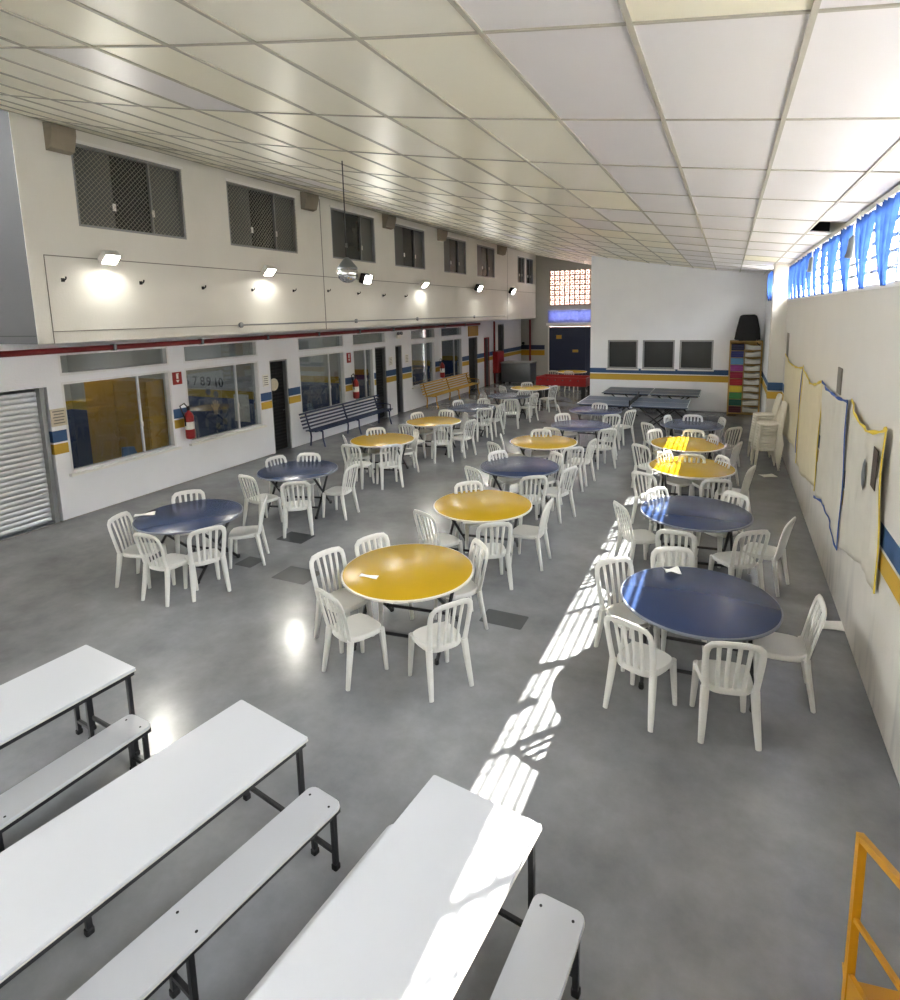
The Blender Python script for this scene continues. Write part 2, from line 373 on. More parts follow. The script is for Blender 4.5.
# right wall: plaster up to the sill, a strip of louvre windows, beam above
YP = 16.3
rw = MB(); rw.span((XR, YB, 0), (XR + 0.18, YP, 3.6)); rw.span((XR, YB, 4.38), (XR + 0.07, YF, 4.95))
struct(rw.build('wall_right', 'wall_right'))
struct(MB().span((XR - 0.03, YB, 4.385), (XR + 0.0, YP, 4.44)).build('trim_2', 'trim'))
struct(MB().span((XR - 0.015, YB, 3.6), (XR + 0.2, YP, 3.63)).build('trim_3', 'trim'))
struct(MB().span((XR - 0.32, YP, 0), (XR + 0.18, YP + 0.45, 4.9)).build('trim_4', 'wall_right'))          # pillar
rw2 = MB(); wall_cells(rw2, (XR - 0.22, XR + 0.18), 'Y', (YP + 0.45, YF), (0, 4.9), [(YP + 0.7, YP + 2.6, 3.75, 4.36)]); struct(rw2.build('wall_right_far', 'wall_far'))
struct(MB().span((XR + 0.07, YB, 4.84), (XR + 0.42, YF, 4.94)).build('trim_5', 'concrete'))               # eave outside
# louvre windows
wy = YB + 0.2; n = 0; wins = []
while wy < YP - 0.3:
    w1 = min(wy + 2.4, YP - 0.02); n += 1
    w = sempty('window_%d' % n, (XR + 0.04, (wy + w1) / 2, 3.63)); hw = (w1 - wy) / 2
    fm = MB()
    for z in (0.012, 0.738): fm.box((0, 0, z), (0.05, 2 * hw, 0.025))
    for y in (-hw + 0.015, 0, hw - 0.015): fm.box((0, y, 0.375), (0.05, 0.03, 0.75))
    fm.build('window_frame', 'alu', w)
    gb = MB(); eb = MB()
    for k in range(5):
        for yy in (-hw / 2, hw / 2):
            gb.box((0, yy, 0.09 + 0.14 * k), (0.005, hw - 0.05, 0.15), ry=-0.42)
        eb.box((0.0, 0, 0.155 + 0.14 * k), (0.006, 2 * hw - 0.04, 0.040))
    gb.build('louvre_pane', 'glass_l', w); eb.build('blade_edge', 'steel', w)
    wy = w1
n += 1; w = sempty('window_%d' % n, (XR - 0.05, YP + 1.65, 3.75)); fm = MB()
for z in (0.015, 0.595): fm.box((0, 0, z), (0.06, 1.9, 0.03))
for y in (-0.93, 0, 0.93): fm.box((0, y, 0.305), (0.06, 0.03, 0.55))
fm.build('window_frame', 'alu', w); gb = MB()
for k in range(4):
    for yy in (-0.47, 0.47): gb.box((0, yy, 0.08 + 0.14 * k), (0.005, 0.9, 0.15), ry=-0.42)
gb.build('louvre_pane', 'glass_l', w)
# neighbouring house seen through the louvres
struct(MB().span((6.0, -8, 0), (6.3, 40, 5.6)).build('wall_neighbour', 'house'))
nb = MB()
for k in range(46):
    y = random.uniform(-4, 38); z = random.uniform(3.4, 5.5); nb.box((5.99, y, z), (0.06, random.uniform(0.4, 1.6), random.uniform(0.08, 0.35)))
struct(nb.build('trim_6', 'brick'))
struct(MB().span((1.5, -8, -0.3), (40, 45, -0.2)).build('ground_outside', 'concrete'))

# far white wall with three windows
fx0, fx1 = OY(591, 300, YF).x, XR - 0.0
fwin = []
for a, b_ in (((608, 340), (637.5, 369)), ((643, 340), (674, 369.5)), ((680, 340), (712.5, 370))):
    p, q = OY(*a, YF), OY(*b_, YF); fwin.append((p.x, q.x, q.z, p.z))
fw = MB(); wall_cells(fw, (YF, YF + 0.2), 'X', (fx0, fx1), (0, 4.3), fwin)
fw.add([(fx0, YF, 4.3), (fx1, YF, 4.3), (fx1, YF, ceil_z(fx1)), (fx0, YF, ceil_z(fx0)), (fx0, YF + .2, 4.3), (fx1, YF + .2, 4.3), (fx1, YF + .2, ceil_z(fx1)), (fx0, YF + .2, ceil_z(fx0))],
       [(0, 1, 2, 3), (5, 4, 7, 6), (3, 2, 6, 7), (0, 3, 7, 4), (1, 5, 6, 2)])
struct(fw.build('wall_far', 'wall_far'))
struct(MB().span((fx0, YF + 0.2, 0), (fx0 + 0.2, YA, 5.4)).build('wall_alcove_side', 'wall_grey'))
for k, (a, b_, c, d) in enumerate(fwin):
    n += 1; w = sempty('window_%d' % n, ((a + b_) / 2, YF, c)); hw, hh = (b_ - a) / 2, d - c
    fm = MB()
    for z in (0.03, hh - 0.03): fm.box((0, 0.05, z), (2 * hw, 0.14, 0.05))
    for x in (-hw + 0.025, hw - 0.025): fm.box((x, 0.05, hh / 2), (0.05, 0.14, hh - 0.06))
    fm.build('window_frame', 'alu_g', w)
    MB().box((0, 0.06, hh / 2), (2 * hw - 0.08, 0.01, hh - 0.08)).build('pane', 'dark_glass', w)
    MB().box((0, -0.02, -0.02), (2 * hw + 0.08, 0.08, 0.04)).build('window_sill', 'trim', w)

# alcove back wall with gate opening, tarpaulin slot and pierced blocks
ax0 = -8.62
aw = MB(); gz = 2.66
wall_cells(aw, (YA, YA + 0.2), 'X', (-14.0, fx0 + 0.2), (0, 6.6), [(-8.86, fx0, -1, gz), (-8.9, fx0, 2.86, 3.52), (-8.86, fx0, 3.76, 5.62)])
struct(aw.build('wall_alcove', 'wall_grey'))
cb = MB()
for k in range(17): cb.span((-8.86 + k * 0.27, YA + 0.02, 3.76), (-8.86 + k * 0.27 + 0.07, YA + 0.16, 5.62))
for k in range(8): cb.span((-8.86, YA + 0.02, 3.76 + k * 0.26), (fx0, YA + 0.16, 3.76 + k * 0.26 + 0.07))
for k in range(15):
    for j in range(7): cb.box((-8.86 + k * 0.27 + 0.16, YA + 0.09, 3.76 + j * 0.26 + 0.155), (0.09, 0.10, 0.09), ry=PI / 4)
struct(cb.build('trim_7', 'terracotta'))
struct(MB().span((-12, YA + 5.5, 0), (0, YA + 5.7, 6.2)).build('wall_sky_block', 'sky_block')); struct(MB().span((-12, YA + 0.2, 6.3), (0, YA + 5.0, 6.5)).build('ceiling_sky_block', 'concrete'))  # wall and roof added outside to cut the brightness behind the pierced blocks
tp = MB(); tp.grid(lambda a, b_: (-8.9 + a * (8.9 + fx0), YA - 0.06 + 0.03 * math.sin(a * 55), 2.86 + 0.66 * b_), 60, 4)
tag(tp.build('tarpaulin', 'tarp', smooth=True, thick=0.004), 'blue tarpaulin stretched in the slot above the dark gate', 'tarpaulin')
struct(MB().span((-9.0, YA - 0.05, 2.72), (fx0, YA + 0.02, 2.86)).build('trim_8', 'trim'))
g = sempty('door_1', (-6.9, YA + 0.02, 0))
for k in range(2): MB().box((-0.95 + 2.05 * k, 0.02 * k, 1.32), (2.0 + .30 * k, 0.06, 2.64)).build('gate_leaf', 'navy_door', g)
fm = MB().box((-1.97, -0.04, 1.33), (0.06, 0.12, 2.66)); fm.build('gate_post', 'trim', g)
MB().box((-1.4, -0.05, 2.1), (0.28, 0.02, 0.2)).build('notice_plate', 'gold', g); MB().box((-0.5, -0.05, 1.35), (0.3, 0.03, 0.14)).build('door_pull', 'gold', g)

# ------------------------------------------------------------------ lower left wall with its openings
SILL, HEAD, T0, T1 = 0.80, 2.42, 2.53, 2.92
WINS = [(6.22, 8.40), (8.76, 10.92), (12.40, 14.45), (14.92, 16.05), (18.55, 20.45), (21.02, 23.02)]
holes = [(3.9, 5.98, -1, 2.37)]
for a, b_ in WINS: holes += [(a, b_, SILL, HEAD), (a, b_ if a != 14.92 else 16.82, T0, T1)]
holes += [(11.30, 11.95, -1, 2.38), (16.15, 16.82, -1, HEAD), (17.44, 17.90, -1, 2.40), (23.75, 24.75, -1, 2.40), (25.6, 26.1, -1, 2.3), (27.4, 28.3, -1, 2.9)]
lw = MB(); wall_cells(lw, (XL - 0.22, XL), 'Y', (YB, YA), (0, 3.12), holes)
struct(lw.build('wall_left', 'wall_low'))
struct(MB().span((XL, YB, 0), (XL + 0.012, 11.2, 0.012)).build('baseboard_left', 'groove'))
# slab and rooms behind
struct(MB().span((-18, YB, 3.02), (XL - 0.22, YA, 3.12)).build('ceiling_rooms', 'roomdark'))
struct(MB().span((-14.2, YB, 0), (-14, YA, 3.1)).build('wall_rooms', 'room'))
for k, y in enumerate((6.02, 8.58, 11.1, 12.18, 14.68, 16.98, 18.2, 20.73, 23.3, 25.2)):
    struct(MB().span((-14, y - 0.05, 0), (XL - 0.22, y + 0.05, 3.02)).build('wall_partition_%d' % (k + 1), 'room'))
for y, e in ((7.3, 2), (9.8, 2), (13.4, 1.3), (15.8, .8), (19.5, 1), (22.0, .8)):       # fill lights added without fixtures to brighten the classrooms
    ld = bpy.data.lights.new('classroom_fill', 'AREA'); ld.size = 1.2; ld.energy = e; lo = bpy.data.objects.new('classroom_fill', ld); COL.objects.link(lo); lo.location = (-12.6, y, 2.98)
def left_window(a, b_, z0, z1, mull=True):
    global n
    n += 1; w = sempty('window_%d' % n, (XL - 0.1, (a + b_) / 2, z0)); hw, hh = (b_ - a) / 2, z1 - z0
    fm = MB()
    for z in (0.02, hh - 0.02): fm.box((0.02, 0, z), (0.16, 2 * hw, 0.04))
    for y in (-hw + 0.02, hw - 0.02): fm.box((0.02, y, hh / 2), (0.16, 0.04, hh - 0.08))
    if mull: fm.box((0.0, hw * 0.38, hh / 2), (0.05, 0.03, hh - 0.08))
    fm.build('window_frame', 'alu', w)
    MB().box((-0.01, 0, hh / 2), (0.006, 2 * hw - 0.06, hh - 0.06)).build('pane', 'glass', w)
    if mull:
        MB().rbox((0.03, hw * 0.38, hh * 0.38), (0.03, 0.04, 0.1), 0.01).build('latch', 'trim', w)
        MB().box((0.11, 0, -0.02), (0.16, 2 * hw + 0.1, 0.04)).build('window_sill', 'trim', w)
for a, b_ in WINS: left_window(a, b_, SILL, HEAD)
for a, b_ in WINS: left_window(a, b_ if a != 14.92 else 16.82, T0, T1, False)
# roller shutter door
d = sempty('door_2', (XL - 0.14, 4.94, 0))
sl = MB()
for k in range(26): sl.sweep([(0, -1.0, 0.06 + k * 0.088), (0, 0.93, 0.06 + k * 0.088)], 0.012, 0.046, n=8, ref=(1, 0, 0))
sl.build('shutter_slats', 'shutter', d, smooth=True)
MB().box((0.04, 0.97, 1.18), (0.14, 0.07, 2.36)).build('guide_rail', 'alu_g', d); MB().box((0.02, 0, 0.02), (0.1, 1.95, 0.04)).build('bottom_bar', 'steel', d)
# classroom doors
def dark_door(idx, a, b_, top, louvre=False):
    d = sempty('door_%d' % idx, (XL - 0.12, (a + b_) / 2, 0)); w = b_ - a
    lf = MB().box((-0.03, 0, top / 2), (0.04, w - 0.08, top - 0.05))
    if louvre:
        for k in range(26): lf.box((-0.005, 0, 0.1 + k * (top - 0.2) / 25), (0.03, w - 0.14, 0.03), ry=0.5)
    lf.build('door_leaf', 'dark', d)
    fm = MB()
    for y in (-w / 2 + 0.02, w / 2 - 0.02): fm.box((0.03, y, top / 2), (0.14, 0.04, top))
    fm.box((0.03, 0, top - 0.02), (0.14, w, 0.04)); fm.build('door_frame', 'alu_g', d)
    MB().sweep([(0.0, w / 2 - 0.1, 1.05), (0.04, w / 2 - 0.1, 1.05), (0.04, w / 2 - 0.2, 1.05)], 0.01).build('door_handle', 'chrome', d)
    return d
d1 = dark_door(3, 11.30, 11.95, 2.38, True)
MB().lathe([(0.16, 0), (0.16, 0.01)], (0.005, -0.1, 1.75), 24, Matrix.Rotation(PI / 2, 3, 'Y')).build('round_poster', 'grey_pl', d1)
dark_door(4, 16.15, 16.82, 2.42, True); dark_door(5, 17.44, 17.90, 2.40); dark_door(6, 23.75, 24.75, 2.40)
d7 = dark_door(7, 25.6, 26.1, 2.3); dark_door(8, 27.4, 28.3, 2.9)
MB().box((0.13, 0.0, 2.28), (0.03, 0.6, 0.06)).build('red_lintel', 'red', d7)
for y in (-0.27, 0.27): MB().box((0.13, y, 1.15), (0.03, 0.06, 2.3)).build('red_jamb', 'red', d7)
struct(MB().span((XL, 23.7, 2.44), (XL + 0.03, 24.8, 2.9)).build('trim_9', 'cabinet_y'))

# ------------------------------------------------------------------ upper storey overhanging the left side
UW = []
for a, b_ in (((70, 138), (187, 240)), ((226.4, 180.6), (298, 253)), ((330.6, 205.6), (376, 263)), ((394, 223), (425.5, 270)), ((443.6, 236), (466.5, 275)), ((477, 245), (495, 279)), ((520, 257), (529.5, 284)), ((531.4, 259), (538, 285))):
    UW.append((OX(a[0], a[1] + 8, XB).y, min(OX(*b_, XB).y, YA - 0.1), 4.98, 6.28))
UW[6] = (28.0, 29.1, 4.92, 6.2); UW[7] = (29.35, 30.5, 4.92, 6.2)
ZB0 = 3.12
ub = MB(); ub.span((XB - 0.012, 5.459, ZB0), (XB, 5.6, 6.55)); wall_cells(ub, (XB - 0.15, XB), 'Y', (5.6, YA), (ZB0, 6.55), UW)
struct(ub.build('wall_left_upper', 'wall_up'))
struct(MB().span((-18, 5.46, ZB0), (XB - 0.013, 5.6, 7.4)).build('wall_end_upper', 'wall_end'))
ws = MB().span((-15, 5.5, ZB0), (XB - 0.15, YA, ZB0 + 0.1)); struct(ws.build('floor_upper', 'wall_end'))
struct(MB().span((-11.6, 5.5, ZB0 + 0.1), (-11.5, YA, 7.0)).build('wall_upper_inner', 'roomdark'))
for k, (a, b_, z0, z1) in enumerate(UW):
    n += 1; w = sempty('window_%d' % n, (XB - 0.06, (a + b_) / 2, z0)); hw, hh = (b_ - a) / 2, z1 - z0
    fm = MB()
    for z in (0.02, hh - 0.02): fm.box((0.0, 0, z), (0.1, 2 * hw, 0.04))
    for y in (-hw + 0.02, hw - 0.02): fm.box((0.0, y, hh / 2), (0.1, 0.04, hh - 0.08))
    fm.box((0.0, hw * 0.35, hh / 2), (0.05, 0.03, hh - 0.08)); fm.build('window_frame', 'alu_g', w)
    MB().box((-0.03, -hw * 0.66, hh / 2), (0.006, hw * 0.66, hh - 0.08)).build('pane', 'pane_grey', w)
    MB().box((-0.035, 0.0, hh / 2), (0.006, hw * 0.7, hh - 0.08)).build('pane', 'dark_glass', w)
    MB().box((-0.03, hw * 0.66, hh / 2), (0.006, hw * 0.6, hh - 0.08)).build('pane', 'pane_grey', w)
    for y in (-hw * 0.36, hw * 0.36): MB().box((0.03, y, hh * 0.3), (0.02, 0.05, 0.12)).build('latch', 'trim', w)
    MB().box((0.07, 0, hh + 0.02), (0.03, 2 * hw + 0.06, 0.05)).build('lintel', 'trim', w)
    if k < 2:
        nm = MB(); sp_ = 0.085; L_ = 2 * hw + hh; cnt = int(L_ / sp_)
        for q in range(cnt):
            s0 = -hw - hh + q * sp_ + 0.04
            for sg in (1, -1):
                y0, y1 = s0, s0 + hh; za, zb = 0.0, hh
                if y0 < -hw: za = -hw - y0; y0 = -hw
                if y1 > hw: zb = hh - (y1 - hw); y1 = hw
                if zb - za > 0.02:
                    nm.sweep([(0.065, sg * y0, za), (0.065, sg * y1, zb)], 0.0028, n=4)
        nm.build('safety_net', 'grid', w)
# concrete corbels under the roof
for k, (px, py, px2, py2) in enumerate(((43, 128, 70, 153), (300, 193, 313, 211), (382, 216, 391, 230), (437, 229, 443, 242), (497, 247, 503, 255))):
    y0, y1 = OX(px, py, XB).y, OX(px2, py2, XB).y; y0 = max(y0, 5.5)
    zt = ceil_z(XB + 0.02)
    c = MB().add([(XB - 0.1, y0, zt - 0.45), (XB + 0.12, y0, zt - 0.4), (XB + 0.2, y0, zt - 0.16), (XB + 0.2, y0, zt - 0.06), (XB - 0.1, y0, zt),
                  (XB - 0.1, y1, zt - 0.45), (XB + 0.12, y1, zt - 0.4), (XB + 0.2, y1, zt - 0.16), (XB + 0.2, y1, zt - 0.06), (XB - 0.1, y1, zt)],
                 [(0, 1, 2, 3, 4), (9, 8, 7, 6, 5), (0, 5, 6, 1), (1, 6, 7, 2), (2, 7, 8, 3), (3, 8, 9, 4), (4, 9, 5, 0)])
    struct(c.build('trim_%d' % (10 + k), 'concrete'))
# joint lines on the plaster
jl = MB(); jl.span((XB, 5.7, 4.47), (XB + 0.006, YA, 4.485)); jl.span((XB, 5.7, 3.3), (XB + 0.006, 9.5, 3.312)); jl.span((XB, 5.69, 3.12), (XB + 0.006, 5.70, 4.485)); jl.span((XB, 12.55, 3.12), (XB + 0.006, 12.57, 6.4)); jl.span((XB, 26.5, 3.12), (XB + 0.006, 26.52, 6.4))
struct(jl.build('trim_20', 'groove')); struct(MB().span((-18, 5.452, 3.24), (XB - .02, 5.462, 3.255)).build('trim_21', 'ink'))
# closing wall behind the camera
struct(MB().span((-18, YB - 0.2, 0), (XR + 0.2, YB, 8)).build('wall_back', 'wall_up'))
struct(MB().span((-18.2, YB, 0), (-18, YA, 8)).build('wall_outer_left', 'wall_up'))

# ------------------------------------------------------------------ pipes, lamps and small wall fittings
p = MB().sweep([(XL + 0.06, YB + 0.1, 2.97), (XL + 0.06, 24.9, 2.97)], 0.05, n=12).build('fire_pipe', 'red_pipe', smooth=True)
tag(p, 'long dark red pipe running above the classroom windows', 'pipe')
for k in range(13): MB().box((XL + 0.066, -0.8 + k * 2.0, 2.97), (0.12, 0.05, 0.12)).build('clamp', 'steel', p)
p = MB().sweep([(XL + 0.08, 26.7, 0.02), (XL + 0.08, 26.7, 3.05)], 0.05, n=10).build('riser_pipe', 'red_pipe', smooth=True)
tag(p, 'vertical red pipe at the far end of the left wall, left of the steel tank', 'pipe')
p = MB().sweep([(-9.9, YA - 0.1, 0.02), (-9.9, YA - 0.1, 3.05)], 0.05, n=10).build('riser_pipe', 'red_pipe', smooth=True)
tag(p, 'vertical red pipe on the alcove wall behind the steel tank', 'pipe')
cy0, cy1 = OX(240, 325, XB).y, OX(416, 319, XB).y
p = MB().sweep([(XB + 0.04, cy0, 3.31), (XB + 0.04, 26.0, 3.31)], 0.018, n=8).build('conduit', 'alu_g', smooth=True)
tag(p, 'thin grey conduit along the bottom of the upper white wall', 'conduit')
for y in (cy0, 13.9, 17.5, 22.4): MB().lathe([(0.05, 0), (0.06, 0.02), (0.06, 0.05), (0.045, 0.06)], (XB + .003, y, 3.31), 14, Matrix.Rotation(PI / 2, 3, 'Y')).build('junction_box', 'alu_g', p, smooth=True)
HOOKS = ((62.7, 280), (140.7, 283), (202.7, 288), (252, 290), (293.3, 290.8), (327.8, 291), (357.8, 293.6), (383, 295.6), (405, 296.4))
ORD = ('first', 'second', 'third', 'fourth', 'fifth', 'sixth', 'seventh', 'eighth', 'ninth', 'tenth', 'eleventh', 'twelfth', 'thirteenth', 'fourteenth', 'fifteenth', 'sixteenth', 'seventeenth', 'eighteenth', 'nineteenth', 'twentieth', 'twenty-first', 'twenty-second', 'twenty-third', 'twenty-fourth', 'twenty-fifth', 'twenty-sixth')
for k, q in enumerate(HOOKS):
    c = OX(*q, XB); h = MB().sweep([(0, 0, 0), (0.06, 0, 0.0), (0.085, 0, 0.02), (0.09, 0, 0.05)], 0.012, n=6); h.box((0.006, 0, 0), (0.012, 0.05, 0.06))
    tag(h.build('wall_hook', 'ink', loc=c, smooth=True), 'small black wall hook, %s from the left on the upper wall' % ORD[k], 'hook', 'hooks on the upper wall')
def flood(px, py, label, tilt, size, watts, group='floodlights on the upper wall'):
    c = OX(px, py, XB); t = thing('floodlight', label, 'lamp', (XB, c.y, c.z), 0, group)
    R = Matrix.Rotation(tilt, 3, 'Y')
    bd = MB(); bd.box(Vector((0.16, 0, 0)), (size * 0.45, size, size * 0.8), ry=tilt)
    for k in range(5): bd.box(Vector((0.16, 0, 0)) + R @ Vector((-size * 0.26, (k - 2) * size * 0.2, 0)), (size * 0.12, size * 0.05, size * 0.7), ry=tilt)
    bd.build('housing', 'ink' if size > .3 else 'trim', t)
    MB().sweep([(0, 0, 0), (0.08, 0, 0.0), (0.14, 0, 0)], 0.015).build('bracket', 'ink', t)
    fc = Vector((0.16, 0, 0)) + R @ Vector((size * 0.23, 0, 0))
    MB().box(fc, (0.012, size * 0.88, size * 0.66), ry=tilt).build('lamp_face', 'lamp', t)
    ld = bpy.data.lights.new('floodlight_beam', 'SPOT'); ld.energy = watts; ld.spot_size = math.radians(120); ld.spot_blend = 0.8; ld.shadow_soft_size = 0.05; ld.color = (1, 0.97, 0.9)
    lo = bpy.data.objects.new('floodlight_beam', ld); COL.objects.link(lo); lo.parent = t
    dirv = R @ Vector((1, 0, 0)); lo.location = fc + dirv * 0.03; lo.rotation_euler = dirv.to_track_quat('-Z', 'Y').to_euler()
    return t
flood(103, 258, 'lit floodlight nearest the camera, below the first netted window', 0.8, 0.26, LAMP_WATTS * 3)
flood(263, 271, 'lit floodlight below the second netted window', 0.8, 0.26, LAMP_WATTS * 3)
flood(361, 279, 'black floodlight with bright face beside the hanging globe lamp', 0.35, 0.34, LAMP_WATTS * 2)
flood(420, 284, 'lit floodlight below the gap between the fourth and fifth upper windows', 0.8, 0.28, LAMP_WATTS * 3)
flood(475, 288, 'lit floodlight below the sixth upper window', 0.5, 0.34, LAMP_WATTS * 3)
flood(509, 291, 'farthest lit floodlight, before the pair of small upper windows', 0.5, 0.34, LAMP_WATTS * 3)
# hanging lamp
dr = ray(342, 160); tt = 1.0
for k in range(2000):
    P = EYEV + dr * (k * 0.01)
    if P.z > ceil_z(P.x): break
HX, HY = P.x, P.y; hz = EYE + ray(347, 271).z * (HY / ray(347, 271).y)
t = thing('hanging_lamp', 'hanging globe lamp with metal cap on a long thin rod from the ceiling', 'lamp', (HX, HY, hz))
MB().sweep([(0, 0, 0.1), (0, 0, ceil_z(HX) - hz - 0.01)], 0.008, n=6).build('rod', 'ink', t)
MB().lathe([(0.02, 0.17), (0.05, 0.14), (0.1, 0.08), (0.13, 0.04), (0.13, 0.02), (0.03, 0.05)], (0, 0, 0), 20).build('cap', 'steel', t, smooth=True)
MB().lathe([(0.03, 0.07), (0.1, 0.05), (0.135, -0.02), (0.12, -0.09), (0.06, -0.14), (0.01, -0.15)], (0, 0, 0), 20).build('globe', 'chrome', t, smooth=True)

# fire extinguishers, notices
def extinguisher(y, label):
    t = thing('fire_extinguisher', label, 'fire extinguisher', (XL, y, 0.95), 0, 'fire extinguishers on the left wall')
    MB().lathe([(0.03, -0.02), (0.085, 0.0), (0.095, 0.04), (0.095, 0.47), (0.07, 0.54), (0.03, 0.58), (0.025, 0.61)], (0.13, 0, 0), 20).build('cylinder', 'red', t, smooth=True)
    MB().lathe([(0.097, 0.2), (0.097, 0.36)], (0.13, 0, 0), 20).build('paper_band', 'paper', t, smooth=True)
    v = MB().lathe([(0.03, 0.6), (0.03, 0.66), (0.015, 0.68)], (0.13, 0, 0), 12); v.box((0.17, 0, 0.69), (0.14, 0.025, 0.02), ry=-0.2); v.build('valve', 'ink', t, smooth=True)
    MB().sweep([(0.13, 0.0, 0.65), (0.13, -0.09, 0.76), (0.13, -0.2, 0.72), (0.13, -0.16, 0.6), (0.14, -0.115, 0.45), (0.14, -0.11, 0.28)], 0.014, n=8).build('hose', 'rubber', t, smooth=True)
    MB().box((0.02, 0, 0.5), (0.04, 0.06, 0.1)).build('wall_bracket', 'steel', t)
extinguisher(8.66, 'red fire extinguisher on the pillar between the two nearest windows')
extinguisher(14.80, 'red fire extinguisher behind the near end of the navy bench')
extinguisher(20.80, 'red fire extinguisher above the yellow bench')
def notice(name, label, cat, y, z, w, h, m, X=None, group=None, marks=None):
    X = XL if X is None else X
    s_ = 1 if X < 0 else -1
    t = thing(name, label, cat, (X, y, z), 0, group)
    MB().box((s_ * 0.008, 0, 0), (0.014, w, h)).build('panel', m, t)
    if marks == 'arrow':
        a = MB(); x = s_ * 0.017
        a.box((x, 0, h * .14), (0.003, w * .22, h * .36)); a.box((x, w * .04, h * .36), (0.003, w * .3, h * .06)); a.add([(x, 0, -h * .36), (x, -w * .2, -h * .14), (x, w * .2, -h * .14)], [(0, 1, 2)]); a.build('symbol', 'paper', t)
    if marks == 'lines':
        a = MB()
        for k in range(5): a.box((s_ * 0.017, 0, h * (0.35 - 0.17 * k)), (0.003, w * (0.75 - 0.12 * (k % 2)), h * 0.06))
        a.build('print', 'groove', t)
notice('wall_sign', 'red sign with white symbol on the pillar above the nearest extinguisher', 'sign', 8.56, 2.24, 0.22, 0.26, 'red', marks='arrow')
notice('wall_sign', 'small red sign above the extinguisher behind the navy bench', 'sign', 14.68, 2.20, 0.2, 0.3, 'red', marks='arrow')
notice('wall_plaque', 'beige plaque beside the roller shutter above the painted bands', 'plaque', 6.11, 1.83, 0.26, 0.3, 'grey_pl', marks='lines')
notice('paper_notice', 'white paper notice left of the first dark door', 'notice', 11.12, 1.9, 0.2, 0.3, 'paper', marks='lines')
notice('paper_notice', 'white paper notice right of the narrow louvred door behind the navy bench', 'notice', 17.1, 1.9, 0.22, 0.3, 'paper', marks='lines')
notice('paper_notice', 'white paper notice on the pillar before the yellow bench', 'notice', 18.2, 1.9, 0.22, 0.3, 'paper', marks='lines')
notice('wall_sign', 'narrow dark printed sign on the right wall above the blue ribbon sheet', 'sign', 8.38, 2.54, 0.26, 0.32, 'print_g', XR, None, 'lines')
notice('wall_sign', 'long narrow dark sign at the far end of the right wall', 'sign', 15.5, 2.55, 0.4, 0.6, 'print_g', XR, None, 'lines')
# wall camera over the door beyond the navy bench
t = thing('emergency_lamp', 'small twin emergency lamp above the door beyond the navy bench', 'lamp', (XL, 17.6, 2.72))
MB().rbox((0.05, 0, 0), (0.08, 0.24, 0.16), 0.02).build('case', 'trim', t)
for y in (-0.1, 0.1): MB().lathe([(0.05, 0), (0.06, 0.05), (0.05, 0.07)], (0.08, y, 0.1), 12, Matrix.Rotation(PI / 2, 3, 'Y')).build('spot_head', 'steel', t, smooth=True)

# ------------------------------------------------------------------ classrooms seen through the windows
qa, qb = OY(101, 420, 8.3).x, -10.72
t = thing('cupboard', 'tall yellow two-door cupboard inside the nearest classroom', 'cupboard', ((qa + qb) / 2, 8.27, 0)); cw = qb - qa
MB().box((0, 0, 1.12), (cw, .48, 2.2)).build('carcass', 'cabinet_y', t)
for k in range(2):
    dd = MB().box(((k - .5) * cw / 2, -.252, 1.15), (cw / 2 - .03, .025, 2.1)).build('door', 'cabinet_y', t)
    hx = (k - .5) * .16; MB().sweep([(hx, -.264, 1.0), (hx, -.29, 1.03), (hx, -.29, 1.13), (hx, -.264, 1.16)], .01).build('handle', 'gold', dd)
MB().box((0, .02, .02), (cw - .1, .44, .04)).build('plinth', 'dark', t)
def school_chair(x, y, rz, label):
    t = thing('school_chair', label, 'chair', (x, y, 0), rz, 'classroom chairs')
    s_ = MB(); s_.grid(lambda a, b_: ((a - .5) * .36, (b_ - .5) * .36, .43 + .02 * (abs(a - .5) * 2) ** 2), 8, 8); s_.build('seat', 'blue_pl', t, smooth=True, thick=.012)
    s_ = MB(); s_.grid(lambda a, b_: ((a - .5) * .36, -.19 - .05 * b_ - .03 * (1 - (abs(a - .5) * 2) ** 2), .58 + .26 * b_), 8, 6); s_.build('backrest', 'blue_pl', t, smooth=True, thick=.012)
    for sx in (-1, 1):
        MB().sweep([(sx * .16, .15, .425), (sx * .18, .19, 0)], .012).build('leg', 'steel', t); MB().sweep([(sx * .16, -.24, .82), (sx * .16, -.17, .42), (sx * .18, -.22, 0)], .012).build('leg', 'steel', t)
school_chair(-11.15, 7.75, -2.6, 'pale blue school chair in front of the yellow cupboard indoors')
school_chair(-11.2, 6.5, -1.2, 'pale blue school chair at the left end of the nearest classroom window')
school_chair(-11.3, 13.4, -1.4, 'pale blue school chair behind the window left of the navy bench, nearer one')
school_chair(-11.3, 14.1, -1.4, 'pale blue school chair behind the navy bench window, farther one')
school_chair(-11.4, 19.2, -1.6, 'pale blue school chair behind the window above the yellow bench')
def school_table(x, y, label):
    t = thing('school_desk', label, 'desk', (x, y, 0), 0, 'classroom desks')
    MB().rbox((0, 0, .71), (.55, 1.1, .03), .05).build('desktop', 'lam_w', t)
    for sx in (-1, 1):
        for sy in (-1, 1): MB().sweep([(sx * .22, sy * .48, 0), (sx * .22, sy * .48, .70)], .016).build('leg', 'steel', t)
school_table(-12.0, 9.5, 'small white school desk behind the second classroom window')
school_table(-12.2, 13.5, 'small white school desk behind the navy bench window')
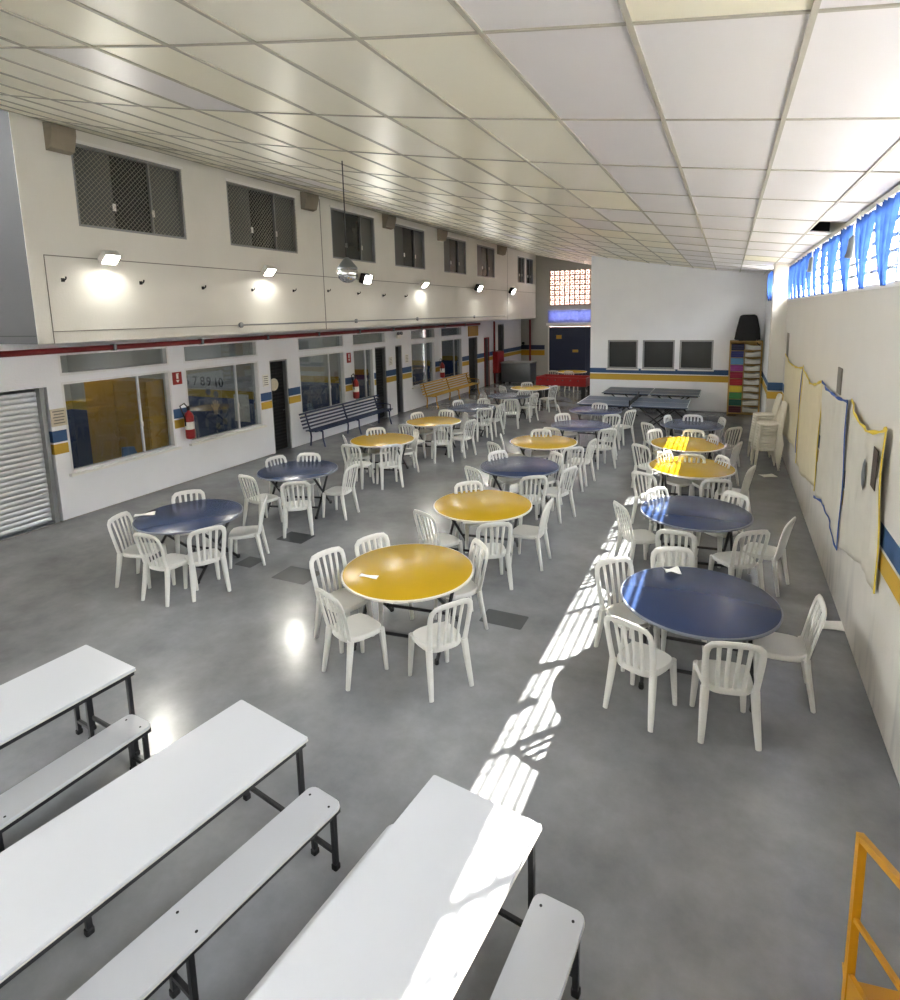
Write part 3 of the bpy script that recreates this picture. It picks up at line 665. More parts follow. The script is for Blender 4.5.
# numerals and a paper hand on the wall of the second classroom that faces the hall's near end
WY = 11.045
for k, (ch, px, py) in enumerate((('6', 187, 381), ('7', 195, 381.2), ('8', 202.5, 381.6), ('9', 208.7, 382), ('10', 218.4, 383))):
    cu = bpy.data.curves.new('wall_numeral', 'FONT'); cu.body = ch; cu.size = 0.34; cu.extrude = 0.004; cu.align_x = 'CENTER'; cu.align_y = 'CENTER'
    tmp = bpy.data.objects.new('numeral_outline', cu); COL.objects.link(tmp); bpy.context.view_layer.update()
    me = bpy.data.meshes.new_from_object(tmp.evaluated_get(bpy.context.evaluated_depsgraph_get())); bpy.data.objects.remove(tmp)
    me.materials.clear(); me.materials.append(M['ink']); o = bpy.data.objects.new('wall_numeral', me); COL.objects.link(o)
    c = OY(px, py, WY); o.location = (c.x, WY, c.z); o.rotation_euler = (PI / 2, 0, 0)
    tag(o, 'black card numeral %s on the second classroom wall' % ch, 'numeral', 'numerals on the classroom wall')
hc = OY(216, 411, WY)
hm = MB(); hm.rbox((0, 0, 0), (.16, .18, .010), .05)
for a, L_ in ((-.75, .15), (-.3, .22), (0, .24), (.3, .22), (.62, .18)):
    dv = Vector((math.sin(a), math.cos(a), 0)); hm.sweep([dv * .05, dv * (.06 + L_)], [.03, .022], .005)
o = hm.build('paper_hand', 'skin', loc=(hc.x, WY, hc.z)); o.rotation_euler = (PI / 2, 0, 0)
tag(o, 'pale paper hand cutout on the blue wall of the second classroom', 'wall decoration')
for k, (dx, dz) in enumerate(((-.22, .5), (.05, .45), (.32, .05), (.3, -.25), (.05, -.4))):
    fl = MB()
    for q in range(6): fl.lathe([(.035, 0), (.035, .006)], (.06 * math.cos(q * PI / 3), .06 * math.sin(q * PI / 3), 0), 10)
    fl.lathe([(.04, 0), (.04, .008)], (0, 0, 0), 10)
    o = fl.build('paper_flower', 'roomdark', loc=(hc.x + dx, WY, hc.z + dz)); o.rotation_euler = (PI / 2, 0, 0)
    tag(o, 'small white paper flower %s the paper hand in the second classroom' % ('to the upper left of', 'straight above', 'right of', 'to the lower right of', 'below')[k], 'wall decoration', 'paper flowers on the classroom wall')
c = OY(242, 408, WY); o = MB().rbox((0, 0, 0), (.5, .7, .010), .01).build('wall_chart', 'paper', loc=(c.x, WY, c.z)); o.rotation_euler = (PI / 2, 0, 0)
tag(o, 'white paper chart at the right end of the second classroom wall', 'wall chart')
o = MB().rbox((0, 0, .14), (.34, .42, .28), .03); o.rbox((.0, 0, .3), (.3, .38, .03), .03)
tag(o.build('plastic_basket', 'grey_pl', loc=(-11.0, 9.05, 0.72)), 'pale plastic basket behind the second window near the extinguisher', 'basket')
tag(MB().span((-11.3, 8.75, 0.0), (-10.75, 9.4, 0.72)).build('low_cabinet', 'roomdark'), 'low grey cabinet under the plastic basket, behind the second window', 'cabinet')

# ------------------------------------------------------------------ slatted park benches by the left wall
def park_bench(y0, y1, x, label, fm_, sm, single_gap):
    t = thing('slatted_bench', label, 'bench', (x, (y0 + y1) / 2, 0)); hl = (y1 - y0) / 2
    def prof(y, name):
        b = MB(); b.sweep([(-.06, y, 0), (-.03, y, .25), (-.05, y, .42), (-.12, y, .62), (-.2, y, .90)], .018, .026, ref=(0, 1, 0)); b.sweep([(-.05, y, .42), (.2, y, .44), (.36, y, .42)], .018, .022, ref=(0, 1, 0)); b.sweep([(.36, y, .42), (.36, y, .22), (.42, y, 0)], .018, .024, ref=(0, 1, 0))
        return b.build(name, fm_, t, smooth=True)
    for y in (-hl + .25, 0, hl - .25): prof(y, 'end_frame')
    for k in range(4): MB().box((.02 + .1 * k, 0, .455), (.055, 2 * hl, .025)).build('seat_slat', sm, t)
    for k in range(5):
        z = .52 + .09 * k; MB().box((-.055 - .14 * (z - .42) / .48, 0, z), (.02, 2 * hl, .05), ry=-.3).build('back_slat', sm, t)
    ar = MB(); ar.sweep([(-.1, hl - .25, .66), (.2, hl - .25, .66), (.4, hl - .25, .64), (.41, hl - .25, .42)], .02, .016, ref=(0, 1, 0)); ar.build('armrest', fm_, t, smooth=True)
    return t
park_bench(12.1, 16.0, -10.1, 'long navy framed bench with white slats along the left wall', 'navy', 'navy', 0)
park_bench(18.85, 23.3, -10.1, 'long yellow slatted bench farther along the left wall', 'yellow_m', 'yellow_slat', 0)

# ------------------------------------------------------------------ far end: tank, red panel, football table, table tennis
c = FL(517, 383); t = thing('steel_tank', 'grey steel chest standing in the far left corner', 'chest', (c.x + .1, c.y, 0))
MB().rbox((0, 0, .55), (1.5, 1.0, .9), .06).build('body', 'steel', t, smooth=True); MB().rbox((0, 0, 1.03), (1.56, 1.06, .07), .06).build('lid', 'alu_g', t, smooth=True)
for sx in (-1, 1):
    for sy in (-1, 1): MB().box((sx * .62, sy * .4, .05), (.08, .08, .1)).build('foot', 'dark', t)
c = OX(496, 364, XL); t = thing('hose_cabinet', 'red hose cabinet on the left wall near the far corner', 'cabinet', (XL, c.y, .55))
MB().rbox((.13, 0, .5), (.25, .9, 1.05), .02).build('case', 'red', t); MB().box((.262, 0, .5), (.015, .8, .95)).build('door', 'red', t); MB().lathe([(.03, 0), (.03, .03)], (.27, .3, .5), 12, Matrix.Rotation(PI / 2, 3, 'Y')).build('latch', 'chrome', t)
for k, q in enumerate(((452, 0), (524, 345))):
    if k == 0: continue
    c = OY(*q, YA); o = MB().sweep([(0, -.02, 0), (0, -.12, .05), (0.02, -.2, .12)], [.03, .05, .09]).build('wall_speaker', 'ink', loc=(c.x, YA, c.z), smooth=True); tag(o, 'small black fitting on the alcove wall above the bands', 'wall fitting')
struct(MB().span((-13.9, YA - .008, 1.42), (-9.1, YA, 1.66)).build('trim_30', 'navy_door')); struct(MB().span((-13.9, YA - .008, 1.1), (-9.1, YA, 1.38)).build('trim_31', 'cabinet_y'))
t = thing('football_table', 'red table football game by the end of the far white wall', 'game table', (-5.75, 22.35, 0), -.08)
bx = MB(); bx.span((-1.0, -.5, .62), (1.0, -.46, .95)); bx.span((-1.0, .46, .62), (1.0, .5, .95)); bx.span((-1.0, -.46, .62), (-.96, .46, .95)); bx.span((.96, -.46, .62), (1.0, .46, .95)); bx.build('cabinet', 'red', t)
MB().span((-.96, -.46, .7), (.96, .46, .72)).build('pitch', 'rib_y', t)
for k in range(6):
    x = -.75 + .3 * k; rd = MB().sweep([(x, -.75, .86), (x, .75, .86)], .012).build('rod', 'chrome', t, smooth=True); MB().sweep([(x, -.75, .86), (x, -.64, .86)], .022).build('grip', 'ink', rd, smooth=True)
for sx in (-1, 1):
    for sy in (-1, 1): MB().box((sx * .88, sy * .4, .31), (.14, .12, .62)).build('leg', 'dark', t)
def pp_table(x0, x1, y0, y1, label):
    cx, cy = (x0 + x1) / 2, (y0 + y1) / 2; hx, hy = (x1 - x0) / 2, (y1 - y0) / 2
    t = thing('table_tennis_table', label, 'table', (cx, cy, 0), 0, 'table tennis tables')
    for sx in (-1, 1):
        tb = MB().box((sx * (hx / 2 + .01), 0, .77), (hx - .02, 2 * hy, .03)).build('tabletop', 'pp_top', t)
        ln = MB(); ln.box((sx * hx / 2, 0, .7857), (hx, .012, .002))
        for sy in (-1, 1): ln.box((sx * hx / 2, sy * (hy - .015), .7857), (hx - .02, .025, .002))
        ln.box((sx * (hx - .012), 0, .7857), (.025, 2 * hy, .002)); ln.build('court_lines', 'line_w', t)
        for sy in (-1, 1): MB().box((sx * hx / 2, sy * (hy - .1), .73), (hx - .1, .03, .05)).build('apron', 'black_m', t)
        for sy in (-1, 1):
            MB().sweep([(sx * .25, sy * (hy - .12), .72), (sx * (hx - .45), sy * (hy - .12), .03)], .025).build('leg', 'black_m', t)
            MB().sweep([(sx * (hx - .3), sy * (hy - .12), .72), (sx * .35, sy * (hy - .12), .03)], .02).build('leg', 'black_m', t)
        MB().sweep([(sx * (hx - .45), -hy + .12, .06), (sx * (hx - .45), hy - .12, .06)], .02).build('crossbar', 'black_m', t)
    if 'with net' in label: MB().box((0, 0, .85), (.006, 2 * hy + .2, .13)).build('net', 'ink', t)
    for sy in (-1, 1) if 'with net' in label else (): MB().box((0, sy * (hy + .1), .85), (.03, .03, .2)).build('net_post', 'ink', t)
pp_table(-3.95, -.92, 16.75, 18.45, 'slate blue table tennis table with net, nearer of the two')
pp_table(-3.72, -.72, 19.3, 20.85, 'slate blue table tennis table against the far white wall')

# shelf of coloured paper and the covered case on it
a_, b_ = OY(730, 341, YF - .45), OY(764, 341, YF - .45); sx0, sx1 = a_.x, min(b_.x, XR - .26); sh = a_.z
t = thing('paper_rack', 'tall wooden rack holding rainbow coloured paper by the right corner', 'shelf', ((sx0 + sx1) / 2, YF - .24, 0)); hw = (sx1 - sx0) / 2
fr = MB()
for x in (-hw + .02, hw - .02): fr.box((x, 0, sh / 2), (.04, .44, sh))
fr.box((0, 0, sh - .02), (2 * hw, .44, .04)); fr.box((0, 0, .05), (2 * hw - .08, .44, .04)); fr.box((0, .2, sh / 2), (2 * hw - .08, .02, sh - .1)); fr.build('frame', 'wood_y', t)
cols = (('dark navy', (34, 36, 66)), ('indigo', (44, 50, 112)), ('sky blue', (96, 148, 184)), ('magenta', (150, 62, 132)), ('crimson', (154, 30, 58)), ('red', (176, 40, 44)), ('yellow', (216, 196, 60)), ('green', (66, 138, 76)), ('dark green', (28, 88, 74)), ('maroon', (78, 26, 34)))
st = (sh - .16) / 10; sb = MB(); lw_ = 2 * hw * .42
for k in range(1, 10): sb.box((0, 0, .07 + st * k), (2 * hw - .08, .40, .012))
sb.box((-hw + .04 + lw_, 0, sh / 2), (.014, .40, sh - .12)); sb.build('shelf_boards', 'wood_y', t)
wx = (sx0 + sx1) / 2
for k, (nm_, rgb) in enumerate(cols):
    z = .078 + st * (9 - k); o = MB()
    for q in range(3): o.box((random.uniform(-.004, .004), random.uniform(-.01, .01), (q + .5) * (st - .03) / 3), (lw_ - .03, .36, (st - .03) / 3 - .004))
    tag(o.build('paper_pile', mat('paper ' + nm_, rgb, .6, 0, .05, 8), loc=(wx - hw + .035 + lw_ / 2, YF - .27, z)), '%s pile of paper sheets in the wooden rack' % nm_, 'paper pile', 'coloured paper piles in the rack')
rw_ = 2 * hw - lw_ - .11
for k in range(10):
    z = .078 + st * (9 - k); o = MB(); ph = random.uniform(0, 6); am = random.uniform(.03, .08)
    o.grid(lambda a, b2: ((a - .5) * rw_, -.2 + .36 * b2 - (.10 * (1 - b2) * (.6 + .4 * math.sin(a * 3 + ph))), (st - .05) * (.86 + .14 * math.sin(a * 4 + ph)) - b2 * .02), 10, 6)
    for q in range(4): o.grid(lambda a, b2, q=q: ((a - .5) * rw_, -.2 - .09 * (.6 + .4 * math.sin(a * 3 + ph)) * (1 - q * .16) + .38 * b2, (st - .05) * (.86 + .14 * math.sin(a * 4 + ph)) * (1 - q * .24) + .004), 10, 6)
    tag(o.build('curled_sheet_bundle', 'paper', loc=(wx + hw - .05 - rw_ / 2, YF - .24, z), smooth=True, thick=.022), 'curled white sheets in the rack, %s row from the top' % ORD[k], 'paper bundle', 'curled white sheets in the rack')
t = thing('covered_speaker', 'bulky case under a black fabric cover on top of the paper rack', 'speaker', (wx + .03, YF - .27, sh))
cv = MB(); prof = ((.0, .36, .22), (.02, .37, .22), (.35, .33, .2), (.66, .27, .17), (.76, .24, .14), (.80, .17, .09)); m_ = 28; vs = []
for z, hx, hy in prof:
    for j in range(m_):
        a = 2 * PI * j / m_; e = .5; q = 1 + .05 * math.sin(a * 9 + z * 4) * (1 - z)
        vs.append((hx * q * math.copysign(abs(math.cos(a)) ** e, math.cos(a)), hy * q * math.copysign(abs(math.sin(a)) ** e, math.sin(a)), z + .03))
fs = [(i * m_ + j, i * m_ + (j + 1) % m_, (i + 1) * m_ + (j + 1) % m_, (i + 1) * m_ + j) for i in range(len(prof) - 1) for j in range(m_)] + [tuple(range(m_ - 1, -1, -1)), tuple((len(prof) - 1) * m_ + j for j in range(m_))]
cv.add(vs, fs); cv.build('fabric_cover', 'black_f', t, smooth=True); MB().rbox((0, 0, .016), (.5, .34, .03), .02).build('base', 'dark', t)
MB().sweep([(.24, 0, .08), (.30, -.02, .0), (.29, -.1, -.08), (.42, -.12, -.2)], .014).build('cable', 'ink', t, smooth=True)

# ------------------------------------------------------------------ plastic chairs
def sup(a, e): return math.copysign(abs(a) ** e, a)
def make_chair(mname):
    root = bpy.data.objects.new('plastic_chair', None); COL.objects.link(root); root.empty_display_size = .1
    m_ = 28; rings = ((.02, -.016, 1), (.55, -.012, 1), (.86, -.002, 1), (.96, .004, 1), (1.0, -.004, 1), (1.02, -.034, 1), (1.0, -.042, 1), (.96, -.036, 1), (.94, -.022, 1))
    vs = []
    for rr, dz, _ in rings:
        for j in range(m_):
            a = 2 * PI * j / m_; x, y = sup(math.cos(a), .62), sup(math.sin(a), .62)
            hx = .205 + .018 * y; vs.append((x * hx * rr, .01 + y * .212 * rr, .452 + dz + (.012 * max(0, -y) * rr if dz > -.03 else 0) - .012 * max(0, y - .6) * rr))
    fs = [tuple(range(m_ - 1, -1, -1))] + [(i * m_ + j, (i + 1) * m_ + j, (i + 1) * m_ + (j + 1) % m_, i * m_ + (j + 1) % m_) for i in range(len(rings) - 1) for j in range(m_)]
    b = MB().add(vs, [tuple(reversed(q)) for q in fs]); b.build('seat', mname, root, smooth=True)
    half = [(.186, -.178, .42), (.190, -.196, .50), (.198, -.218, .60), (.205, -.242, .71), (.206, -.264, .80), (.196, -.278, .848), (.165, -.287, .879), (.090, -.293, .890)]
    path = [(-x, y, z) for x, y, z in half] + [(0, -.295, .892)] + [p_ for p_ in reversed(half)]
    wd_ = [.030, .028, .026, .026, .027, .029, .031, .032]; wd_ = wd_ + [.032] + wd_[::-1]
    b = MB().sweep(path, [q * .5 for q in wd_], wd_, n=10, ref=(0, 1, 0))
    for x in (-.112, -.038, .038, .112):
        top = .885 if abs(x) < .08 else .872
        b.sweep([(x * .86, -.19, .44), (x * .92, -.212, .58), (x * .98, -.248, .73), (x * 1.04, -.284, top)], [.019, .017, .017, .019], [.008] * 4, n=6, ref=(1, 0, 0))
    b.build('backrest', mname, root, smooth=True)
    for sx in (-1, 1):
        MB().sweep([(sx * .186, -.178, .452), (sx * .194, -.20, .30), (sx * .206, -.232, .12), (sx * .214, -.252, 0)], [.036, .034, .028, .023], [.032, .028, .023, .019], n=8, ref=(1, 0, 0)).build('leg', mname, root, smooth=True)
        MB().sweep([(sx * .184, .176, .436), (sx * .192, .188, .28), (sx * .202, .198, .1), (sx * .207, .203, 0)], [.034, .030, .025, .021], [.032, .027, .022, .018], n=8, ref=(1, 0, 0)).build('leg', mname, root, smooth=True)
    return root
proto = {}
def chair_at(x, y, rz, label, group, mname='white_pl', z=0.0, jitter=0.0):
    if mname not in proto: o = proto[mname] = make_chair(mname)
    else: o = copy_tree(proto[mname])
    o.location = (x, y, z); o.rotation_euler = (0, 0, rz); return tag(o, label, 'chair', group)

# ------------------------------------------------------------------ round folding tables
RT = .70
def make_table(top, edge):
    root = bpy.data.objects.new('round_table', None); COL.objects.link(root); root.empty_display_size = .1
    MB().lathe([(.01, .735), (RT - .008, .735), (RT - .006, .757), (RT - .012, .760), (.01, .760)], (0, 0, 0), 64).build('tabletop', top, root, smooth=True)
    e = MB(); e.lathe([(RT - .007, .732), (RT + .003, .736), (RT + .004, .754), (RT - .004, .7595), (RT - .010, .7600), (RT - .007, .74)], (0, 0, 0), 64); e.f = [q for q in e.f if len(q) == 4]
    e.build('edge_band', edge, root, smooth=True)
    bt = MB()
    for y in (-.3, .3): bt.box((0, y, .722), (1.05, .05, .026))
    bt.build('underframe', 'black_m', root)
    for sx in (-1, 1):
        xx = .46 * sx
        for s2, off in ((1, 0), (-1, -.05 * sx)):
            l = MB().sweep([(xx + off, s2 * .33, .715), (xx + off, -s2 * .42,    .02)], .020, n=8).build('leg', 'black_m', root, smooth=True)
            MB().lathe([(.022, 0), (.026, .01), (.022, .05)], (xx + off, -s2 * .425, .0), 10).build('foot_cap', 'rubber', l, smooth=True)
    for s2, off in ((1, 0), (-1, .05)):
        f_ = .155; y = s2 * (.33 - .75 * (1 - (f_ - .02) / .695))
        MB().sweep([(-.46 + off, y, f_), (.46 - off, y, f_)], .018, n=8).build('crossbar', 'black_m', root, smooth=True)
    return root
tproto = {}
def ellipse_c(l, rgt, yc):
    return FL((l + rgt) / 2, yc, .76)
# key: colour, left x, right x, centre y of the top in the photo, label, short phrase, turn of the legs
TABLES = dict(
    R1=('blue', 618, 778, 598, 'blue round folding table nearest the camera in the row by the right wall', 'nearest blue table by the right wall', .05),
    R2=('blue', 639, 751, 511.5, 'blue round folding table, second from the camera by the right wall', 'second blue table by the right wall', .1),
    R3=('yellow', 648.5, 734, 466.5, 'yellow round folding table half in sun, nearer of the two by the right wall', 'nearer sunlit yellow table', 0),
    R4=('yellow', 650.5, 723.5, 443.5, 'yellow round folding table half in sun, farther of the two by the right wall', 'farther sunlit yellow table', .1),
    R5=('blue', 661, 722, 424.3, 'blue round folding table with a small sun patch, farthest by the right wall', 'farthest blue table by the right wall', 0),
    M1=('yellow', 342, 474, 569, 'large yellow round folding table nearest the camera with a paper slip on it', 'nearest large yellow table', .12),
    M2=('yellow', 433, 532.5, 504, 'yellow round folding table just behind the nearest yellow one', 'second yellow table in the middle row', .1),
    M3=('blue', 481, 557.5, 465.8, 'dark blue round folding table in the middle row, behind two yellow ones', 'dark blue middle-row table', .05),
    M4=('yellow', 509.5, 577, 441.3, 'yellow round folding table in the middle row between two blue ones', 'yellow table between two blue ones', 0),
    M5=('purple', 551, 610.5, 425, 'faded purplish blue round folding table with streaky reflections', 'faded purplish table', 0),
    M6=('purple', 569, 622, 410.2, 'purplish blue round folding table nearest the table tennis tables', 'purplish table nearest the tennis tables', 0),
    L1=('blue', 136, 243, 514.5, 'worn blue round folding table at far left, nearest of the left row', 'nearest worn blue table at far left', .1),
    L2=('blue', 258.5, 337.5, 469.3, 'blue round folding table, second of the left row, before the dark door', 'second blue table of the left row', .3),
    L3=('yellow', 351, 414, 439.3, 'yellow round folding table in front of the navy bench', 'yellow table before the navy bench', .2),
    L4=('yellow', 406.5, 461, 421, 'yellow round folding table, second yellow one of the left row', 'second yellow table of the left row', .1),
    L5=('blue', 449.5, 494, 407, 'dark blue round folding table in front of the yellow bench', 'dark blue table before the yellow bench', 0),
    L6=('blue', 490, 529.5, 395.3, 'dark blue round folding table near the far end of the left row', 'dark blue far-end table', 0),
    L7=('yellow', 511, 549.5, 387.6, 'yellow round folding table, farthest of all, before the red football table', 'farthest yellow table', .2))
TC = {}
for key, (colr, l, rgt, yc, label, short, turn) in TABLES.items():
    c = ellipse_c(l, rgt, yc); TC[key] = (c.x, c.y)
    if colr not in tproto: o = tproto[colr] = make_table({'blue': 'blue_top', 'yellow': 'yel_top', 'purple': 'purple_top'}[colr], {'blue': 'edge_d', 'yellow': 'edge_w', 'purple': 'edge_d'}[colr])
    else: o = copy_tree(tproto[colr])
    o.location = (c.x, c.y, 0); o.rotation_euler = (0, 0, turn); tag(o, label, 'table', 'round folding tables')
# chairs: table, pixel of the middle of the back's top edge, turn off the table centre, place words
CH = [
    ('R1', 672, 550, 0, 'far side'), ('R1', 613, 561, -.5, 'left side, sunlit'), ('R1', 627, 624, 0.12, 'near left'), ('R1', 736, 646, -.1, 'near side'), ('R1', 822, 605, 0, 'right side'),
    ('R2', 656, 490, 0, 'far left'), ('R2', 737, 495, 0, 'far right'), ('R2', 620, 506, .1, 'left side'), ('R2', 676, 533, .1, 'near left'), ('R2', 754, 533, 0, 'near right'), ('R2', 791, 522, 0, 'right side'),
    ('R3', 664, 453.5, 0, 'far left'), ('R3', 724, 458, 0, 'far right'), ('R3', 643, 474, 0, 'near left'), ('R3', 717, 481, 0, 'near side'), ('R3', 752, 468.5, 0, 'right side'),
    ('R4', 640, 446, 0, 'near left'), ('R4', 654, 430.5, 0, 'far left'), ('R4', 694, 431, 0, 'far side'), ('R4', 714, 436.5, 0, 'far right'), ('R4', 739, 444, 0, 'right side'), ('R4', 692, 456, 0, 'near side'),
    ('R5', 667, 416.5, 0, 'far left'), ('R5', 693, 416, 0, 'far side'), ('R5', 723, 419, 0, 'far right'), ('R5', 647, 424, 0, 'left side'), ('R5', 735, 428.5, 0, 'right side'),
    ('M1', 326, 553, -.55, 'left side, farther back'), ('M1', 371, 538, 0, 'far side'), ('M1', 481, 545, 0, 'right side'), ('M1', 327, 595, -.1, 'near left'), ('M1', 452, 605, .1, 'near right'),
    ('M2', 468, 483.5, 0, 'far side'), ('M2', 423, 514, 0, 'left side'), ('M2', 495, 525, .1, 'near side'), ('M2', 549, 503, .0, 'right side'),
    ('M3', 497, 452.5, 0, 'far side'), ('M3', 472, 469, 0, 'left side'), ('M3', 534, 477.5, .1, 'near right'), ('M3', 570, 469, 0, 'right side'), ('M3', 557, 454, 0, 'far right'),
    ('M4', 541, 430.5, 0, 'far side'), ('M4', 501, 436, 0, 'far left'), ('M4', 493, 444, 0, 'left side'), ('M4', 574, 448.5, 0, 'near right'), ('M4', 593, 441, 0, 'right side'),
    ('M5', 562, 414.5, 0, 'far left'), ('M5', 551, 429, 0, 'left side'), ('M5', 608, 430, 0, 'near right'), ('M5', 619, 421, 0, 'right side'),
    ('M6', 600, 404, 0, 'far side'), ('M6', 558, 406, 0, 'left side'), ('M6', 631, 411, 0, 'right side'), ('M6', 612, 415.5, 0, 'near side'),
    ('L1', 188, 492.5, 0, 'far side'), ('L1', 118, 517, -.6, 'left side'), ('L1', 145, 536, -.4, 'near left'), ('L1', 207, 530, .05, 'near right'), ('L1', 265, 500, 0, 'right side'),
    ('L2', 275, 458, 0, 'far left'), ('L2', 309, 454.5, 0, 'far right'), ('L2', 246, 477, 0, 'left side'), ('L2', 295, 483.5, 0, 'near side'), ('L2', 352, 467, 0, 'right side'),
    ('L3', 375.5, 429, 0, 'far side'), ('L3', 344, 437, 0, 'left side, farther back'), ('L3', 350, 446, 0, 'near left'), ('L3', 391.5, 446, .1, 'near side'), ('L3', 417, 431, 0, 'right side'),
    ('L4', 416.5, 413.5, 0, 'far left'), ('L4', 446.5, 411, 0, 'far right'), ('L4', 406, 425.5, 0, 'left side'), ('L4', 443, 426, 0, 'near side'), ('L4', 466, 414, 0, 'right side, farther back'), ('L4', 471, 421, 0, 'near right'),
    ('L5', 457.5, 401, 0, 'far left'), ('L5', 484, 399.7, 0, 'far right'), ('L5', 485, 409.5, 0, 'near right'), ('L5', 501, 405, 0, 'right side'),
    ('L6', 484, 392.8, 0, 'left side'), ('L6', 511, 400, 0, 'near side'), ('L6', 535, 394, 0, 'right side'),
    ('L7', 502, 386.8, 0, 'left side'), ('L7', 526.6, 383, 0, 'far side'), ('L7', 554, 386.5, 0, 'right side'), ('L7', 524, 391.5, 0, 'near side')]
for key, px, py, dt, where in CH:
    b = FL(px, py, .885); tx, ty = TC[key]
    dx, dy = tx - b.x, ty - b.y; a = math.atan2(dy, dx) + dt
    fx, fy = math.cos(a), math.sin(a); rz = math.atan2(-fx, fy)
    chair_at(b.x + fx * .29, b.y + fy * .29, rz, 'white plastic chair, %s of the %s' % (where, TABLES[key][5]), 'plastic chairs around the round tables')
# stacked chairs by the right wall
for k in range(10):
    chair_at(.82 + .006 * k, 13.95 + .0 * k, PI / 2 + .12, 'cream plastic chair in the front wall-side stack, %s from the bottom' % ORD[k], 'stacked plastic chairs', 'stack_pl', z=.060 * k)
for k in range(11):
    chair_at(.77 + .006 * k, 14.75 + .0 * k, PI / 2 + .12, 'cream plastic chair in the rear wall-side stack, %s from the bottom' % ORD[k], 'stacked plastic chairs', 'stack_pl', z=.060 * k)
# chairs and a table in the dark beyond the football table
t = copy_tree(tproto['yellow']); t.location = (-6.4, 26.0, 0); tag(t, 'round table standing in the dark before the navy gate', 'table', 'round folding tables')
chair_at(-6.9, 25.0, .1, 'plastic chair before the dark gate, left of the other one', 'chairs in the dark alcove', 'stack_pl'); chair_at(-6.1, 24.9, -.2, 'plastic chair before the dark gate, right of the other one', 'chairs in the dark alcove', 'stack_pl')
# papers on tables and floor
def scrap(px, py, z, w, h, rz, label, mname='paper', curl=.01):
    c = FL(px, py, z); o = MB().grid(lambda a, b2: ((a - .5) * w, (b2 - .5) * h, .004 + curl * (math.sin(a * 5 + b2 * 3) * .5 + .5)), 8, 6).build('paper_scrap', mname, loc=(c.x, c.y, z), smooth=True, thick=.003); o.rotation_euler = (0, 0, rz)
    return tag(o, label, 'paper', 'loose papers')
scrap(369, 577, .762, .20, .06, .1, 'white paper slip lying on the nearest large yellow table')
scrap(672, 572, .762, .16, .12, .4, 'crumpled white paper on the nearest blue table by the right wall', curl=.03)
scrap(832, 626, 0.001, .30, .20, .2, 'white paper sheet on the floor at the foot of the right wall')
scrap(768, 476, 0.001, .30, .20, .5, 'white paper on the floor before the stacked chairs')
scrap(145, 515, .762, .26, .12, .8, 'white paper at the left edge of the nearest worn blue table', curl=.015)
for q, w, h, m_ in (((296, 537.5), .5, .36, 'patch'), ((297, 575), .55, .4, 'patch'), ((504, 619), .5, .3, 'patch'), ((250, 562), .3, .3, 'patch')):
    c = FL(*q); struct(MB().rbox((c.x, c.y, .001), (w, h, .003), .02).build('trim_%d' % (40 + int(q[0]) % 50), m_))

# ------------------------------------------------------------------ long white canteen tables and benches
def long_piece(kind, corner, ang, w, L_, h, label, group):
    """corner = far right corner of the top; runs back towards the camera"""
    t = thing('canteen_table' if kind == 'table' else 'canteen_bench', label, kind, (corner[0], corner[1], 0), ang, group)
    rc = .012 if kind == 'table' else .05
    MB().rbox((-w / 2, -L_ / 2, h - .011), (w, L_, .022), rc).build('tabletop' if kind == 'table' else 'seat', 'lam_w', t, smooth=True)
    MB().rbox((-w / 2, -L_ / 2, h - .024), (w + .004, L_ + .004, .006), rc).build('edge_strip', 'lam_edge', t)
    fr = MB(); a = .03; i = .012
    for x in (-i - a / 2, -w + i + a / 2): fr.box((x, -L_ / 2, h - .045), (a, L_ - 2 * i, .036))
    ys_ = (-.05, -1.13 if kind == 'table' else -1.0, -L_ + .05)
    for y in ys_: fr.box((-w / 2, y, h - .045), (w - 2 * i - 2 * a, a, .034))
    fr.build('frame', 'black_m', t)
    for y in ys_:
        mid = kind == 'table' and y == -1.13          # the middle support of a table is a single inset leg with a short brace
        for x in ((-w + i + a / 2 + .06,) if mid else (-i - a / 2 - .012, -w + i + a / 2 + .012)):
            l = MB().box((x, y, h / 2 - .03), (a, a, h - .06)).build('leg', 'black_m', t); MB().rbox((x, y, .02), (.046, .046, .04), .012).build('foot_cap', 'rubber', l)
        if mid: MB().sweep([(-w + .1, y, .14), (-w + .32, y, h - .07)], .012, square=True, ref=(0, 1, 0)).build('brace', 'black_m', t)
        else: MB().box((-w / 2, y, .12), (w - 2 * i - 2 * a - .02, .024, .024)).build('crossbar', 'black_m', t)
    if kind == 'bench':
        for y in (-.07, -.95, -L_ + .07):
            for x in (-.05, -w + .05): MB().lathe([(.008, 0), (.008, .0015)], (x, y, h), 8).build('screw_head', 'ink', t)
    return t
def turn(dx, dy): return math.atan2(dx, -dy) * 1.0
TG, BG = 'long white canteen tables', 'long white canteen benches'
long_piece('table', (-2.37, 2.68), -.168, .70, 2.5, .75, 'long white table in the middle of the three at lower left', TG)
long_piece('table', (-.79, 2.65), -.115, .69, 2.5, .75, 'long white table at bottom centre with a sunlit right edge', TG)
long_piece('table', (-4.13, 2.76), -.085, .70, 2.5, .75, 'long white table at the left frame edge, farthest left of three', TG)
long_piece('bench', (-2.06, 2.60), -.168, .27, 2.4, .45, 'long white bench right of the middle white table', BG)
long_piece('bench', (-.52, 2.53), -.075, .27, 2.4, .45, 'white bench right of the sunlit white table', BG)
long_piece('bench', (-3.81, 2.63), -.06, .27, 2.4, .45, 'long white bench between the left and middle white tables', BG)
long_piece('bench', (-1.44, 2.58), -.115, .27, 2.4, .45, 'white bench mostly hidden left of the sunlit white table', BG)
